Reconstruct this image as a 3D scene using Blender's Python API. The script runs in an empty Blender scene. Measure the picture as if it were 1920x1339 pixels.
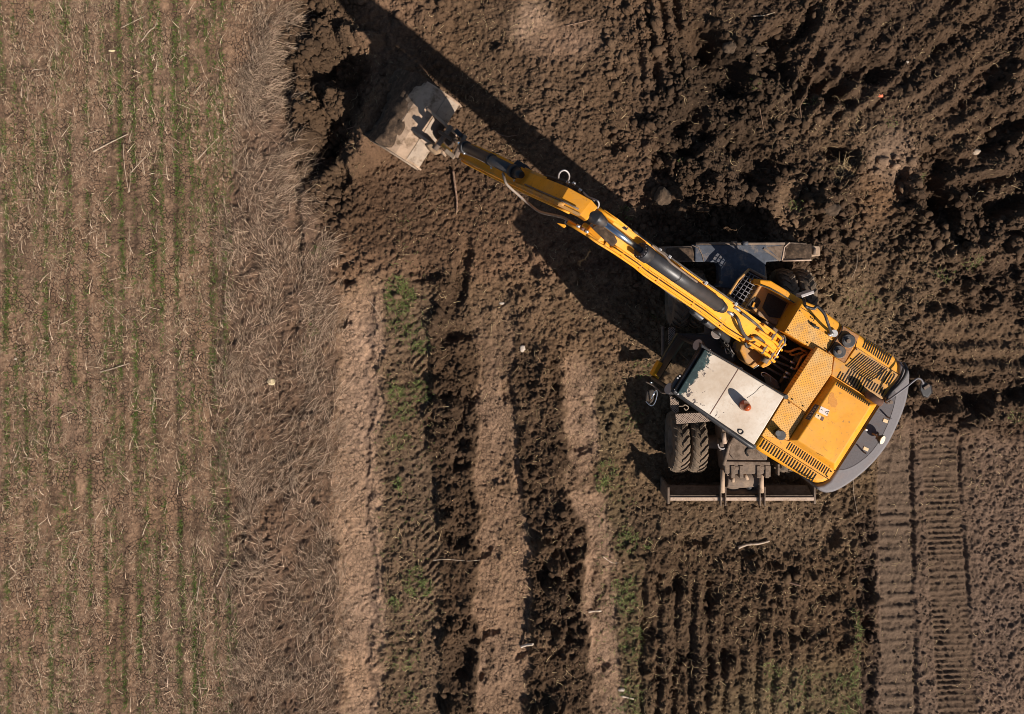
import bpy, bmesh, math, random
import numpy as np
from mathutils import Vector, Matrix

# ------------------------------------------------------------------ camera, sky, sun, exposure
H, F = 14.5, 1450.0            # camera height (m) and focal length (px of a 1920 px wide frame)
NX, NY = 960.0, 460.0          # image point straight below the camera
scene = bpy.context.scene
COL = scene.collection
cam_d = bpy.data.cameras.new("camera")
cam = bpy.data.objects.new("camera", cam_d); COL.objects.link(cam)
cam.location = (0, 0, H)
cam_d.sensor_width = 36; cam_d.lens = 36 * F / 1920.0
cam_d.shift_y = -(669.5 - NY) / 1920.0
cam_d.clip_start = 0.1; cam_d.clip_end = 2000
scene.camera = cam
SUN_EL = math.radians(40.0)
SUN_AZ = math.atan2(0.675, -0.737)          # clockwise from +Y
world = bpy.data.worlds.new("World"); scene.world = world
world.use_nodes = True
wn = world.node_tree
bg = wn.nodes['Background']; bg.inputs['Strength'].default_value = 0.05
sky = wn.nodes.new('ShaderNodeTexSky'); sky.sky_type = 'NISHITA'; sky.sun_disc = False
sky.sun_elevation = SUN_EL; sky.sun_rotation = SUN_AZ
wn.links.new(sky.outputs[0], bg.inputs['Color'])
sun_d = bpy.data.lights.new("sun", 'SUN'); sun_d.energy = 4.9; sun_d.angle = math.radians(0.55)
sun_d.color = (1.0, 0.90, 0.80)
sun = bpy.data.objects.new("sun", sun_d); COL.objects.link(sun)
to_sun = Vector((math.sin(SUN_AZ) * math.cos(SUN_EL), math.cos(SUN_AZ) * math.cos(SUN_EL), math.sin(SUN_EL)))
sun.rotation_euler = to_sun.to_track_quat('Z', 'Y').to_euler()
scene.view_settings.view_transform = 'Standard'
scene.view_settings.look = 'None'
scene.view_settings.exposure = 0.3
scene.render.filter_size = 0.9
try: scene.cycles.filter_width = 0.9
except Exception: pass
scene.view_settings.gamma = 1.0

random.seed(5)
rng = np.random.default_rng(11)

# ------------------------------------------------------------------ photo coordinates -> world
ZM = {0: (0, 0, 1.0), 1: (1180, 420, 2.392), 2: (1340, 500, 6.087), 3: (1400, 620, 4.32), 4: (1180, 600, 5.15),
      5: (1200, 760, 5.333), 6: (1220, 430, 5.647), 7: (660, 120, 5.15), 8: (920, 280, 4.78), 9: (1420, 600, 11.16),
      10: (1200, 620, 8.367), 11: (780, 200, 8.727)}
def Q(k, x, y, z):
    if z > 2.3 and k in (6, 8, 9, 11): z = float(np.interp(z, [2.3, 2.85, 3.15, 3.5, 3.78, 3.98, 4.16, 4.7], [2.3, 3.0, 3.4, 3.85, 4.2, 4.5, 4.85, 5.4]))
    ox, oy, s = ZM[k]
    if k == 7: z += .3
    px, py = ox + x / s, oy + y / s
    m = (H - z) / F
    return ((px - NX) * m, (NY - py) * m, z)
def QS(k, pts, z): return [Q(k, x, y, z)[:2] for x, y in pts]
def G(px, py): return ((px - NX) / 100.0, (NY - py) / 100.0)

# ------------------------------------------------------------------ materials
def nd(nt, typ, **kw):
    n = nt.nodes.new(typ)
    for k, v in kw.items(): setattr(n, k, v)
    return n
def lk(nt, a, b): nt.links.new(a, b)
def ramp(nt, fac, stops):
    r = nd(nt, 'ShaderNodeValToRGB'); e = r.color_ramp.elements
    e[0].position, e[0].color = stops[0][0], (*stops[0][1], 1)
    e[1].position, e[1].color = stops[-1][0], (*stops[-1][1], 1)
    for p, c in stops[1:-1]:
        q = e.new(p); q.color = (*c, 1)
    lk(nt, fac, r.inputs[0]); return r.outputs[0]
def mixc(nt, fac, a, b, mode='MIX'):
    m = nd(nt, 'ShaderNodeMix', data_type='RGBA', blend_type=mode)
    for i, v in ((0, fac), (6, a), (7, b)):
        if hasattr(v, 'is_linked'): lk(nt, v, m.inputs[i])
        else: m.inputs[i].default_value = v if i == 0 else (*v[:3], 1)
    return m.outputs[2]
def math_(nt, op, a, b=None, clamp=False):
    m = nd(nt, 'ShaderNodeMath', operation=op, use_clamp=clamp)
    for i, v in ((0, a), (1, b)):
        if v is None: continue
        if hasattr(v, 'is_linked'): lk(nt, v, m.inputs[i])
        else: m.inputs[i].default_value = v
    return m.outputs[0]
def noise(nt, co, scale, detail=6, rough=.6, dist=0.):
    n = nd(nt, 'ShaderNodeTexNoise'); lk(nt, co, n.inputs['Vector'])
    n.inputs['Scale'].default_value = scale; n.inputs['Detail'].default_value = detail
    n.inputs['Roughness'].default_value = rough; n.inputs['Distortion'].default_value = dist
    return n.outputs[0]
def base(name):
    m = bpy.data.materials.new(name); m.use_nodes = True
    nt = m.node_tree; b = nt.nodes['Principled BSDF']
    co = nd(nt, 'ShaderNodeTexCoord').outputs['Object']
    return m, nt, b, co
def bump(nt, b, h, strength, dist):
    bp = nd(nt, 'ShaderNodeBump'); bp.inputs['Strength'].default_value = strength
    bp.inputs['Distance'].default_value = dist
    lk(nt, h, bp.inputs['Height']); lk(nt, bp.outputs[0], b.inputs['Normal'])

def mat_simple(name, col, rough=.6, metal=0., var=.25, scale=9., dirt=None, dirt_amt=.5, dscale=5., spec=.5, bmp=.15):
    m, nt, b, co = base(name)
    n1 = noise(nt, co, scale, 8, .65)
    v = ramp(nt, n1, [(.25, tuple(c * (1 - var) for c in col)), (.75, tuple(min(1, c * (1 + var)) for c in col))])
    if dirt:
        n2 = noise(nt, co, dscale, 10, .7, .3)
        lo = .62 - dirt_amt * .35
        f = nd(nt, 'ShaderNodeMapRange'); f.inputs[1].default_value = lo; f.inputs[2].default_value = lo + .18
        lk(nt, n2, f.inputs[0])
        v = mixc(nt, f.outputs[0], v, dirt)
        lk(nt, math_(nt, 'ADD', math_(nt, 'MULTIPLY', f.outputs[0], .35), rough, True), b.inputs['Roughness'])
    else: b.inputs['Roughness'].default_value = rough
    lk(nt, v, b.inputs['Base Color'])
    b.inputs['Metallic'].default_value = metal
    b.inputs['Specular IOR Level'].default_value = spec
    if bmp: bump(nt, b, noise(nt, co, scale * 6, 6, .7), bmp, .01)
    return m

def mat_yellow(name, col=(.80, .33, .008), tread=False, dust=.16, dustc=(.62, .36, .12)):
    m, nt, b, co = base(name)
    n0 = noise(nt, co, 2.2, 6, .6)
    v = ramp(nt, n0, [(.3, tuple(c * .80 for c in col)), (.7, tuple(min(1, c * 1.12) for c in col))])
    # dusty bloom in blotches
    n1 = noise(nt, co, 3.1, 10, .68, .4)
    f = nd(nt, 'ShaderNodeMapRange'); f.inputs[1].default_value = .42; f.inputs[2].default_value = .72
    f.inputs[4].default_value = dust * 2.6
    lk(nt, n1, f.inputs[0]); v = mixc(nt, f.outputs[0], v, dustc)
    # grime specks and scratches
    n2 = noise(nt, co, 16, 12, .72, .6)
    g = nd(nt, 'ShaderNodeMapRange'); g.inputs[1].default_value = .575; g.inputs[2].default_value = .68; g.inputs[4].default_value = .8
    lk(nt, n2, g.inputs[0]); v = mixc(nt, g.outputs[0], v, (.12, .075, .045))
    mp = nd(nt, 'ShaderNodeMapping'); mp.inputs['Rotation'].default_value = (0, 0, math.radians(31.7))
    lk(nt, co, mp.inputs['Vector'])
    mp.inputs['Scale'].default_value = (2.2, 28, 5)
    n3 = noise(nt, mp.outputs[0], 1.6, 8, .6)
    s = nd(nt, 'ShaderNodeMapRange'); s.inputs[1].default_value = .62; s.inputs[2].default_value = .7; s.inputs[4].default_value = .28
    lk(nt, n3, s.inputs[0]); v = mixc(nt, s.outputs[0], v, (.35, .18, .07))
    if tread:
        mt = nd(nt, 'ShaderNodeMapping'); mt.inputs['Rotation'].default_value = (0, 0, math.radians(31.7 + 45))
        lk(nt, co, mt.inputs['Vector'])
        vo = nd(nt, 'ShaderNodeTexVoronoi'); vo.inputs['Scale'].default_value = 27; vo.inputs['Randomness'].default_value = .06
        lk(nt, mt.outputs[0], vo.inputs['Vector'])
        vo.voronoi_dimensions = '2D'
        d = nd(nt, 'ShaderNodeMapRange'); d.inputs[1].default_value = .30; d.inputs[2].default_value = .20
        lk(nt, vo.outputs['Distance'], d.inputs[0])
        v = mixc(nt, math_(nt, 'MULTIPLY', d.outputs[0], .85), v, (.30, .14, .03))
        n4 = noise(nt, co, 4.5, 8, .7, .5)
        w = nd(nt, 'ShaderNodeMapRange'); w.inputs[1].default_value = .58; w.inputs[2].default_value = .72; w.inputs[4].default_value = .7
        lk(nt, n4, w.inputs[0]); v = mixc(nt, w.outputs[0], v, (.25, .17, .10))
    lk(nt, v, b.inputs['Base Color'])
    r = nd(nt, 'ShaderNodeMapRange'); r.inputs[3].default_value = .42; r.inputs[4].default_value = .75
    lk(nt, n1, r.inputs[0]); lk(nt, r.outputs[0], b.inputs['Roughness'])
    b.inputs['Specular IOR Level'].default_value = .35
    bump(nt, b, noise(nt, co, 7, 8, .6), .12, .01)
    return m

ROOT = Vector((4.1, -2.3, 0.0))      # excavator base point on the ground
UAX = Vector((.85, -.527, 0)).normalized()   # towards the counterweight
VAX = Vector((-.527, -.85, 0)).normalized()  # towards the cab side

def mat_roof():
    m, nt, b, co = base('cab_roof_paint')
    dt = nd(nt, 'ShaderNodeVectorMath', operation='DOT_PRODUCT'); lk(nt, co, dt.inputs[0]); dt.inputs[1].default_value = tuple(UAX)
    fr = Vector(Q(4, 662, 545, 3.07)) - ROOT
    u0 = fr.dot(UAX)
    u = math_(nt, 'SUBTRACT', dt.outputs['Value'], u0)
    dv = nd(nt, 'ShaderNodeVectorMath', operation='DOT_PRODUCT'); lk(nt, co, dv.inputs[0]); dv.inputs[1].default_value = tuple(VAX)
    v0 = fr.dot(VAX)
    vv = math_(nt, 'SUBTRACT', dv.outputs['Value'], v0)
    n1 = noise(nt, co, 5, 10, .72, .8)
    # edge of the paint: ragged line across the front of the roof
    e = math_(nt, 'ADD', u, math_(nt, 'MULTIPLY', math_(nt, 'SUBTRACT', n1, .5), .42))
    f = nd(nt, 'ShaderNodeMapRange'); f.inputs[1].default_value = -.012; f.inputs[2].default_value = .006; lk(nt, e, f.inputs[0])
    n2 = noise(nt, co, 1.6, 8, .6)
    wht = ramp(nt, n2, [(.32, (.47, .37, .27)), (.5, (.60, .51, .41)), (.7, (.72, .66, .57))])
    ng = noise(nt, co, 14, 10, .75)
    gg = nd(nt, 'ShaderNodeMapRange'); gg.inputs[1].default_value = .50; gg.inputs[2].default_value = .72; gg.inputs[4].default_value = .6
    lk(nt, ng, gg.inputs[0]); wht = mixc(nt, gg.outputs[0], wht, (.42, .31, .21))
    # peel flakes concentrated toward the cab side / front
    n3 = noise(nt, co, 7.5, 9, .66, 1.2)
    th = math_(nt, 'SUBTRACT', .60, math_(nt, 'SUBTRACT', math_(nt, 'MULTIPLY', vv, .17), math_(nt, 'MULTIPLY', u, .12)))
    pe = math_(nt, 'GREATER_THAN', n3, th)
    wht = mixc(nt, pe, wht, (.07, .05, .045))
    teal = ramp(nt, noise(nt, co, 9, 8, .7, 1.0), [(.3, (.016, .026, .027)), (.55, (.028, .052, .052)), (.72, (.09, .14, .13))])
    c = mixc(nt, f.outputs[0], teal, wht)
    lk(nt, c, b.inputs['Base Color'])
    r = nd(nt, 'ShaderNodeMapRange'); r.inputs[3].default_value = .3; r.inputs[4].default_value = .5; lk(nt, f.outputs[0], r.inputs[0])
    lk(nt, r.outputs[0], b.inputs['Roughness'])
    bump(nt, b, math_(nt, 'ADD', f.outputs[0], noise(nt, co, 20, 5)), .25, .004)
    return m

def mat_glass():
    m = bpy.data.materials.new('tinted_glass'); m.use_nodes = True
    nt = m.node_tree; nt.nodes.clear()
    o = nd(nt, 'ShaderNodeOutputMaterial')
    tr = nd(nt, 'ShaderNodeBsdfTransparent'); tr.inputs[0].default_value = (.42, .50, .46, 1)
    gl = nd(nt, 'ShaderNodeBsdfGlossy'); gl.inputs[0].default_value = (.8, .85, .85, 1); gl.inputs[1].default_value = .06
    fr = nd(nt, 'ShaderNodeFresnel'); fr.inputs[0].default_value = 1.5
    mx = nd(nt, 'ShaderNodeMixShader'); lk(nt, fr.outputs[0], mx.inputs[0]); lk(nt, tr.outputs[0], mx.inputs[1]); lk(nt, gl.outputs[0], mx.inputs[2])
    lk(nt, mx.outputs[0], o.inputs[0]); return m

def mat_perforated():
    m, nt, b, co = base('perforated_steel')
    vo = nd(nt, 'ShaderNodeTexVoronoi'); vo.voronoi_dimensions = '2D'; vo.inputs['Scale'].default_value = 34; vo.inputs['Randomness'].default_value = .05
    mt = nd(nt, 'ShaderNodeMapping'); mt.inputs['Rotation'].default_value = (0, 0, math.radians(40)); lk(nt, co, mt.inputs['Vector'])
    lk(nt, mt.outputs[0], vo.inputs['Vector'])
    d = math_(nt, 'LESS_THAN', vo.outputs['Distance'], .34)
    lk(nt, mixc(nt, d, (.33, .24, .18), (.02, .014, .01)), b.inputs['Base Color']); b.inputs['Roughness'].default_value = .8
    return m

def mat_decal(name, col):
    return mat_simple(name, col, .6, var=.08)

def mat_attr(name, rough=.9, extra=None):
    m, nt, b, co = base(name)
    a = nd(nt, 'ShaderNodeAttribute'); a.attribute_name = 'tint'
    lk(nt, a.outputs['Color'], b.inputs['Base Color']); b.inputs['Roughness'].default_value = rough
    b.inputs['Specular IOR Level'].default_value = .15
    return m

M = {}
M['yel'] = mat_yellow('yellow_paint')
M['yel_dirty'] = mat_yellow('yellow_paint_dirty', (.70, .31, .02), dust=.7, dustc=(.45, .26, .11))
M['yel_tread'] = mat_yellow('yellow_tread_plate', (.80, .375, .045), tread=True, dust=.4, dustc=(.66, .42, .17))
M['yel_boom'] = mat_yellow('yellow_boom_paint', (.82, .325, .008), dust=.12)
M['orange_pipe'] = mat_simple('orange_pipe', (.55, .22, .03), .5, dirt=(.16, .09, .05), dirt_amt=.5)
M['grey'] = mat_simple('counterweight_grey', (.165, .15, .155), .62, var=.14, scale=30, dirt=(.26, .21, .19), dirt_amt=.25, dscale=3)
M['grey_dk'] = mat_simple('counterweight_top_grey', (.085, .075, .08), .7, var=.3, scale=60, dirt=(.14, .11, .10), dirt_amt=.3, dscale=6)
M['black'] = mat_simple('black_steel', (.022, .021, .023), .45, var=.3, dirt=(.09, .065, .05), dirt_amt=.25)
M['blackgloss'] = mat_simple('black_barrel', (.038, .036, .038), .42, var=.35, dirt=(.10, .08, .065), dirt_amt=.12, spec=.7)
M['rubber'] = mat_simple('hose_rubber', (.045, .038, .034), .6, var=.3, dirt=(.16, .12, .09), dirt_amt=.3)
M['tyre'] = mat_simple('tyre_rubber_dusty', (.13, .095, .065), .9, var=.35, scale=14, dirt=(.19, .135, .09), dirt_amt=.55, dscale=7, bmp=.4)
M['chrome'] = mat_simple('chrome_rod', (.75, .77, .80), .16, 1.0, var=.05, bmp=0)
M['silver'] = mat_simple('hose_fitting', (.62, .60, .58), .35, .8, var=.2)
M['steel'] = mat_simple('undercarriage_steel', (.16, .115, .085), .8, var=.35, scale=8, dirt=(.26, .19, .135), dirt_amt=.4, dscale=6, bmp=.4)
M['bluesteel_shaded'] = mat_simple('blue_grey_steel_shaded', (.05, .06, .082), .6, var=.35, scale=14, dirt=(.23, .185, .15), dirt_amt=.28, dscale=6, bmp=.3)  # blue-grey darkened so the base colour carries the machine's shade on the beam
M['blade'] = mat_simple('blade_steel', (.17, .118, .082), .75, var=.35, scale=12, dirt=(.10, .07, .05), dirt_amt=.4, dscale=9, bmp=.5)
M['bladeedge'] = mat_simple('blade_edge_steel', (.46, .33, .24), .6, var=.3, scale=20, dirt=(.22, .15, .10), dirt_amt=.3, dscale=10, bmp=.3)
M['bucket'] = mat_simple('bucket_steel', (.42, .295, .20), .8, var=.22, scale=5, dirt=(.14, .09, .052), dirt_amt=.36, dscale=4.5, bmp=.2)
M['bucket_lip'] = mat_simple('bucket_lip_steel', (.30, .225, .16), .6, var=.25, scale=9, dirt=(.16, .11, .07), dirt_amt=.3, dscale=8)
M['soilpart'] = mat_simple('packed_soil', (.125, .080, .050), .95, var=.6, scale=14, dirt=(.05, .032, .02), dirt_amt=.7, dscale=12, bmp=1)
M['roof'] = mat_roof()
M['glass'] = mat_glass()
M['perf'] = mat_perforated()
M['tanmat'] = mat_simple('cab_floor_mat', (.16, .12, .055), .9, var=.6, scale=16)
M['amber'] = mat_simple('amber_lens', (.42, .085, .02), .12, var=.25, scale=6, bmp=0, spec=.8)
M['lens'] = mat_simple('lamp_lens', (.42, .38, .36), .3, var=.12)
M['lenslit'] = mat_simple('lamp_lens_cream', (.85, .75, .55), .3, var=.08)
M['brown'] = mat_simple('rusty_exhaust', (.15, .075, .05), .7, var=.4, dirt=(.16, .08, .045), dirt_amt=.4)
M['capdirt'] = mat_simple('oily_orange_panel', (.40, .17, .045), .6, var=.4, scale=9, dirt=(.10, .065, .045), dirt_amt=.45, dscale=9)
M['stepblack'] = mat_simple('antislip_black', (.045, .036, .03), .9, var=.7, scale=60, dirt=(.14, .09, .05), dirt_amt=.3, bmp=.6)
M['slot'] = mat_simple('slot_black', (.012, .008, .006), .9, var=.2, bmp=0)
M['white'] = mat_decal('label_white', (.72, .60, .52))
M['cream'] = mat_decal('pad_cream', (.68, .50, .28))
M['grid'] = mat_simple('grille_bar', (.15, .14, .15), .55, var=.3)
M['hosegrey'] = mat_simple('faded_hose', (.26, .21, .17), .6, var=.3)
M['redsoil'] = mat_simple('torn_dirt', (.30, .20, .12), .95, var=.4, scale=30, bmp=.6)

# ------------------------------------------------------------------ mesh builder
class MB:
    def __init__(s): s.v = []; s.f = []; s.sm = []
    def add(s, vs, fs, smooth=False):
        o = len(s.v); s.v += [tuple(v) for v in vs]
        s.f += [tuple(i + o for i in f) for f in fs]; s.sm += [smooth] * len(fs); return s
    def loft(s, rings, smooth=False, caps=True, closed=True):
        n = len(rings[0]); vs = [p for r in rings for p in r]; fs = []
        for i in range(len(rings) - 1):
            for j in range(n if closed else n - 1):
                a = i * n + j; b = i * n + (j + 1) % n
                fs.append((a, b, b + n, a + n))
        o = len(s.v); s.add(vs, fs, smooth)
        if caps:
            s.f += [tuple(o + i for i in range(n))[::-1], tuple(o + (len(rings) - 1) * n + i for i in range(n))]; s.sm += [False, False]
        return s
    def prism(s, pts, z0, z1):
        return s.loft([[(x, y, z0) for x, y in pts], [(x, y, z1) for x, y in pts]])
    def box(s, c, a, b, cc):
        c, a, b, cc = map(Vector, (c, a, b, cc))
        r0 = [c - a - b - cc, c + a - b - cc, c + a + b - cc, c - a + b - cc]
        return s.loft([r0, [p + cc * 2 for p in r0]])
    def tube(s, path, r, n=10, smooth=True):
        P = [Vector(p) for p in path]; rings = []; up = None
        for i, p in enumerate(P):
            d = (P[min(i + 1, len(P) - 1)] - P[max(i - 1, 0)]).normalized()
            if up is None: up = Vector((0, 0, 1)) if abs(d.z) < .9 else Vector((1, 0, 0))
            a = d.cross(up)
            if a.length < 1e-5: a = d.cross(Vector((0, 1, 0)))
            a.normalize(); b = a.cross(d).normalized(); up = b
            rr = r[i] if hasattr(r, '__len__') else r
            rings.append([p + (a * math.cos(t) + b * math.sin(t)) * rr for t in [2 * math.pi * k / n for k in range(n)]])
        return s.loft(rings, smooth)
    def disc(s, c, r, h, n=24, ax=(0, 0, 1)):
        c = Vector(c); return s.tube([c, c + Vector(ax).normalized() * h], r, n)
    def ball(s, c, r, n=12, sz=1., fn=None):
        rings = []
        for i in range(1, n // 2):
            t = math.pi * i / (n // 2)
            rings.append([(c[0] + r * math.sin(t) * math.cos(2 * math.pi * k / n), c[1] + r * math.sin(t) * math.sin(2 * math.pi * k / n), c[2] + r * sz * math.cos(t)) for k in range(n)])
        return s.loft(rings[::-1], True)
    def build(s, name, mat, parent=None, bevel=0., seg=2, loc=None):
        off = ROOT if (parent is not None and loc is None) else Vector(loc or (0, 0, 0))
        me = bpy.data.meshes.new(name)
        me.from_pydata([tuple(Vector(v) - off) for v in s.v], [], s.f)
        me.polygons.foreach_set('use_smooth', s.sm)
        bm = bmesh.new(); bm.from_mesh(me); bmesh.ops.recalc_face_normals(bm, faces=bm.faces); bm.to_mesh(me); bm.free()
        me.materials.append(M[mat] if isinstance(mat, str) else mat)
        o = bpy.data.objects.new(name, me); COL.objects.link(o)
        if parent is not None: o.parent = parent
        elif loc is not None: o.location = loc
        if bevel:
            b = o.modifiers.new('bevel', 'BEVEL'); b.width = bevel; b.segments = seg; b.limit_method = 'ANGLE'; b.angle_limit = math.radians(35)
            b.harden_normals = False
        return o
def tag(o, label=None, cat=None, group=None, kind=None):
    for k, v in (('label', label), ('category', cat), ('group', group), ('kind', kind)):
        if v: o[k] = v
    return o
def empty(name, loc):
    o = bpy.data.objects.new(name, None); COL.objects.link(o); o.location = loc; o.empty_display_size = .3; return o
def smooth_path(pts, n=6):
    P = [Vector(p) for p in pts]; out = []
    for i in range(len(P) - 1):
        p0, p1, p2, p3 = P[max(i - 1, 0)], P[i], P[i + 1], P[min(i + 2, len(P) - 1)]
        for k in range(n):
            t = k / n
            out.append(.5 * ((2 * p1) + (p2 - p0) * t + (2 * p0 - 5 * p1 + 4 * p2 - p3) * t * t + (3 * p1 - p0 - 3 * p2 + p3) * t ** 3))
    out.append(P[-1]); return out
def QP(k, pts, n=5): return smooth_path([Q(k, *p) for p in pts], n)

# ================================================================== GROUND
TAB = rng.random((256, 256)).astype(np.float32) * 2 - 1
def vn(x, y, seed=0):
    x = x + seed * 17.31; y = y + seed * 7.77
    xi = np.floor(x); yi = np.floor(y); fx = x - xi; fy = y - yi
    xi = xi.astype(np.int32) & 255; yi = yi.astype(np.int32) & 255
    fx = fx * fx * (3 - 2 * fx); fy = fy * fy * (3 - 2 * fy)
    x1 = (xi + 1) & 255; y1 = (yi + 1) & 255
    a = TAB[xi, yi]; b = TAB[x1, yi]; c = TAB[xi, y1]; d = TAB[x1, y1]
    return (a + (b - a) * fx) * (1 - fy) + (c + (d - c) * fx) * fy
def fbm(x, y, o=4, seed=0, g=.5, ridge=False):
    s = 0; a = 1.; t = 0
    for i in range(o):
        n = vn(x * 1.0, y * 1.0, seed + i * 3)
        if ridge: n = 1 - 2 * np.abs(n)
        s = s + a * n; t += a; a *= g
        x, y = (x * 1.6 + y * 1.2), (-x * 1.2 + y * 1.6)
    return s / t
J1 = rng.random((256, 256)).astype(np.float32); J2 = rng.random((256, 256)).astype(np.float32); J3 = rng.random((256, 256)).astype(np.float32)
def clods(x, y, cell, seed=0, dens=.8):
    x = x / cell + seed * 13.7; y = y / cell + seed * 5.3
    xi = np.floor(x).astype(np.int32); yi = np.floor(y).astype(np.int32)
    best = np.zeros_like(x)
    for dx in (-1, 0, 1):
        for dy in (-1, 0, 1):
            cx = (xi + dx) & 255; cy = (yi + dy) & 255
            r = J3[cx, cy]
            rad = .45 + .5 * J3[cy, cx]
            qx = (xi + dx + J1[cx, cy]) - x; qy = (yi + dy + J2[cx, cy]) - y
            d2 = (qx * qx + qy * qy) / (rad * rad)
            h = np.where(r < dens, (.35 + .65 * J1[cy, cx]) * rad * np.sqrt(np.maximum(0, 1 - d2)), 0)
            best = np.maximum(best, h)
    return best * cell
def ss(a, b, x): 
    t = np.clip((x - a) / (b - a), 0, 1); return t * t * (3 - 2 * t)
def ip(Y, ys, xs): return np.interp(Y, ys, xs).astype(np.float32)
def ell(X, Y, cx, cy, rx, ry, ang=0, soft=.5):
    c, s = math.cos(math.radians(ang)), math.sin(math.radians(ang))
    dx, dy = X - cx, Y - cy
    u = (dx * c + dy * s) / rx; v = (-dx * s + dy * c) / ry
    return 1 - ss(1 - soft, 1 + soft, np.sqrt(u * u + v * v))
def field_edge(Y): return ip(Y, [-500, 0, 200, 400, 700, 1000, 1300, 1800], [500, 495, 465, 435, 418, 428, 445, 450])
def strip_edge(Y): return ip(Y, [-500, 0, 120, 330, 430, 560, 700, 900, 1100, 1800], [545, 540, 512, 560, 600, 636, 632, 622, 632, 640])

STEP = 0.0155
def axis(lo, hi):
    core = np.arange(lo, hi, STEP)
    g = STEP * 1.22 ** np.arange(1, 45); out = np.cumsum(g); out = out[out < 260]
    return np.concatenate([lo - out[::-1], core, core[-1] + out]).astype(np.float32)
gx = axis(-10.6, 10.6); gy = axis(-9.7, 5.6)
WX, WY = np.meshgrid(gx, gy)                     # (ny, nx)
X = WX * 100 + NX; Y = NY - WY * 100             # ground position in photo pixels (1 px = 1 cm)
wx = X + 20 * fbm(X / 75, Y / 75, 5, 1, .6); wy = Y + 30 * fbm(X / 75, Y / 75, 5, 2, .6)
def mixm(a, b, m): return a + (b - a) * m
big = fbm(X / 170, Y / 170, 4, 3)
mid = fbm(X / 42, Y / 42, 4, 5)
fine = fbm(X / 9, Y / 9, 4, 7, .6)
c1 = clods(X, Y, 24, 1, .55) / 100; c2 = clods(X + 3 * fine, Y + 3 * fine, 11, 2, .75) / 100; c3 = clods(X, Y, 5.2, 3, .9) / 100
shp = (X.shape)
R = np.full(shp, .150, np.float32); Gc = np.full(shp, .092, np.float32); B = np.full(shp, .055, np.float32)
crack = np.zeros(shp, np.float32)
A1 = np.full(shp, .7, np.float32); A2 = np.full(shp, .8, np.float32); A3 = np.full(shp, .8, np.float32); AM = np.full(shp, .05, np.float32); AF = np.full(shp, .012, np.float32)
HT = np.zeros(shp, np.float32)
def paint(m, col=None, a1=None, a2=None, a3=None, am=None, af=None, cr=None, z=None):
    global R, Gc, B, A1, A2, A3, AM, AF, crack, HT
    m = m.astype(np.float32)
    if col: R = mixm(R, col[0], m); Gc = mixm(Gc, col[1], m); B = mixm(B, col[2], m)
    if a1 is not None: A1 = mixm(A1, a1, m)
    if a2 is not None: A2 = mixm(A2, a2, m)
    if a3 is not None: A3 = mixm(A3, a3, m)
    if am is not None: AM = mixm(AM, am, m)
    if af is not None: AF = mixm(AF, af, m)
    if cr is not None: crack = mixm(crack, cr, m)
    if z is not None: HT = HT + z * m
C_PALE = (.345, .230, .148); C_FIELD = (.268, .174, .110); C_STRIP = (.150, .096, .062); C_DARK = (.072, .045, .026)
C_MID = (.104, .066, .039); C_UR = (.080, .051, .031); C_GREY = (.128, .086, .058); C_ROUGH = (.140, .094, .053)
ej = 11 * fbm(X / 24, Y / 24, 3, 9, .6)
def bandm(l, r, s=10): return ss(l - s, l + s, wx + ej) * (1 - ss(r - s, r + s, wx + ej))
# upper middle: smooth worked brown soil
paint(ell(wx, wy, 1010, 140, 230, 240, 0, .3), C_MID, .35, .45, .8, .03)
paint(ell(wx, wy, 770, 390, 190, 110, 10, .35), (.104, .063, .037), .12, .35, .7, .02)
# upper right dark clods
ur = ss(1150, 1300, wx) * (1 - ss(760, 860, wy))
paint(ur, C_UR, 1.0, 1.0, .8, .11)
paint(ell(wx, wy, 1370, 210, 140, 150, 20, .4), (.052, .034, .021), 1.3, 1.2, .9, .16)
paint(ell(wx, wy, 1730, 400, 110, 120, 20, .4), (.068, .043, .026), 1.2, 1.1, .9, .16)
paint(ell(wx, wy, 1600, 250, 160, 60, 0, .5), (.105, .069, .042), .5, .7, .8, .06)
paint(ell(wx, wy, 1675, 310, 42, 62, 25, .6), (.215, .145, .095), .1, .2, .5, .02)
paint(ell(wx, wy, 1640, 390, 40, 55, 25, .6), (.165, .10, .056), .15, .3, .6, .03)
paint(ell(wx, wy, 1475, 410, 22, 70, 5, .4), (.155, .102, .062), .05, .15, .5, .02)
paint(ell(wx, wy, 1640, 560, 160, 110, -30, .4), (.112, .074, .044), .5, .9, .9, .08)
paint(ell(wx, wy, 1860, 640, 140, 55, 0, .4), (.115, .075, .045), .15, .4, .6, .04)
# left dark broken edge beside the dry grass
le = ss(-14, 10, wx - strip_edge(Y)) * (1 - ss(640, 700, wx)) * (1 - ss(330, 470, wy))
paint(le, (.080, .051, .030), 1.05, 1.3, 1., .12)
paint(ell(wx, wy, 1000, 38, 36, 46, 0, .6), (.28, .19, .125), .05, .2, .4, .01)
paint(ell(wx, wy, 1055, 80, 55, 40, 0, .7), (.20, .13, .085), .1, .3, .5, .015)
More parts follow.
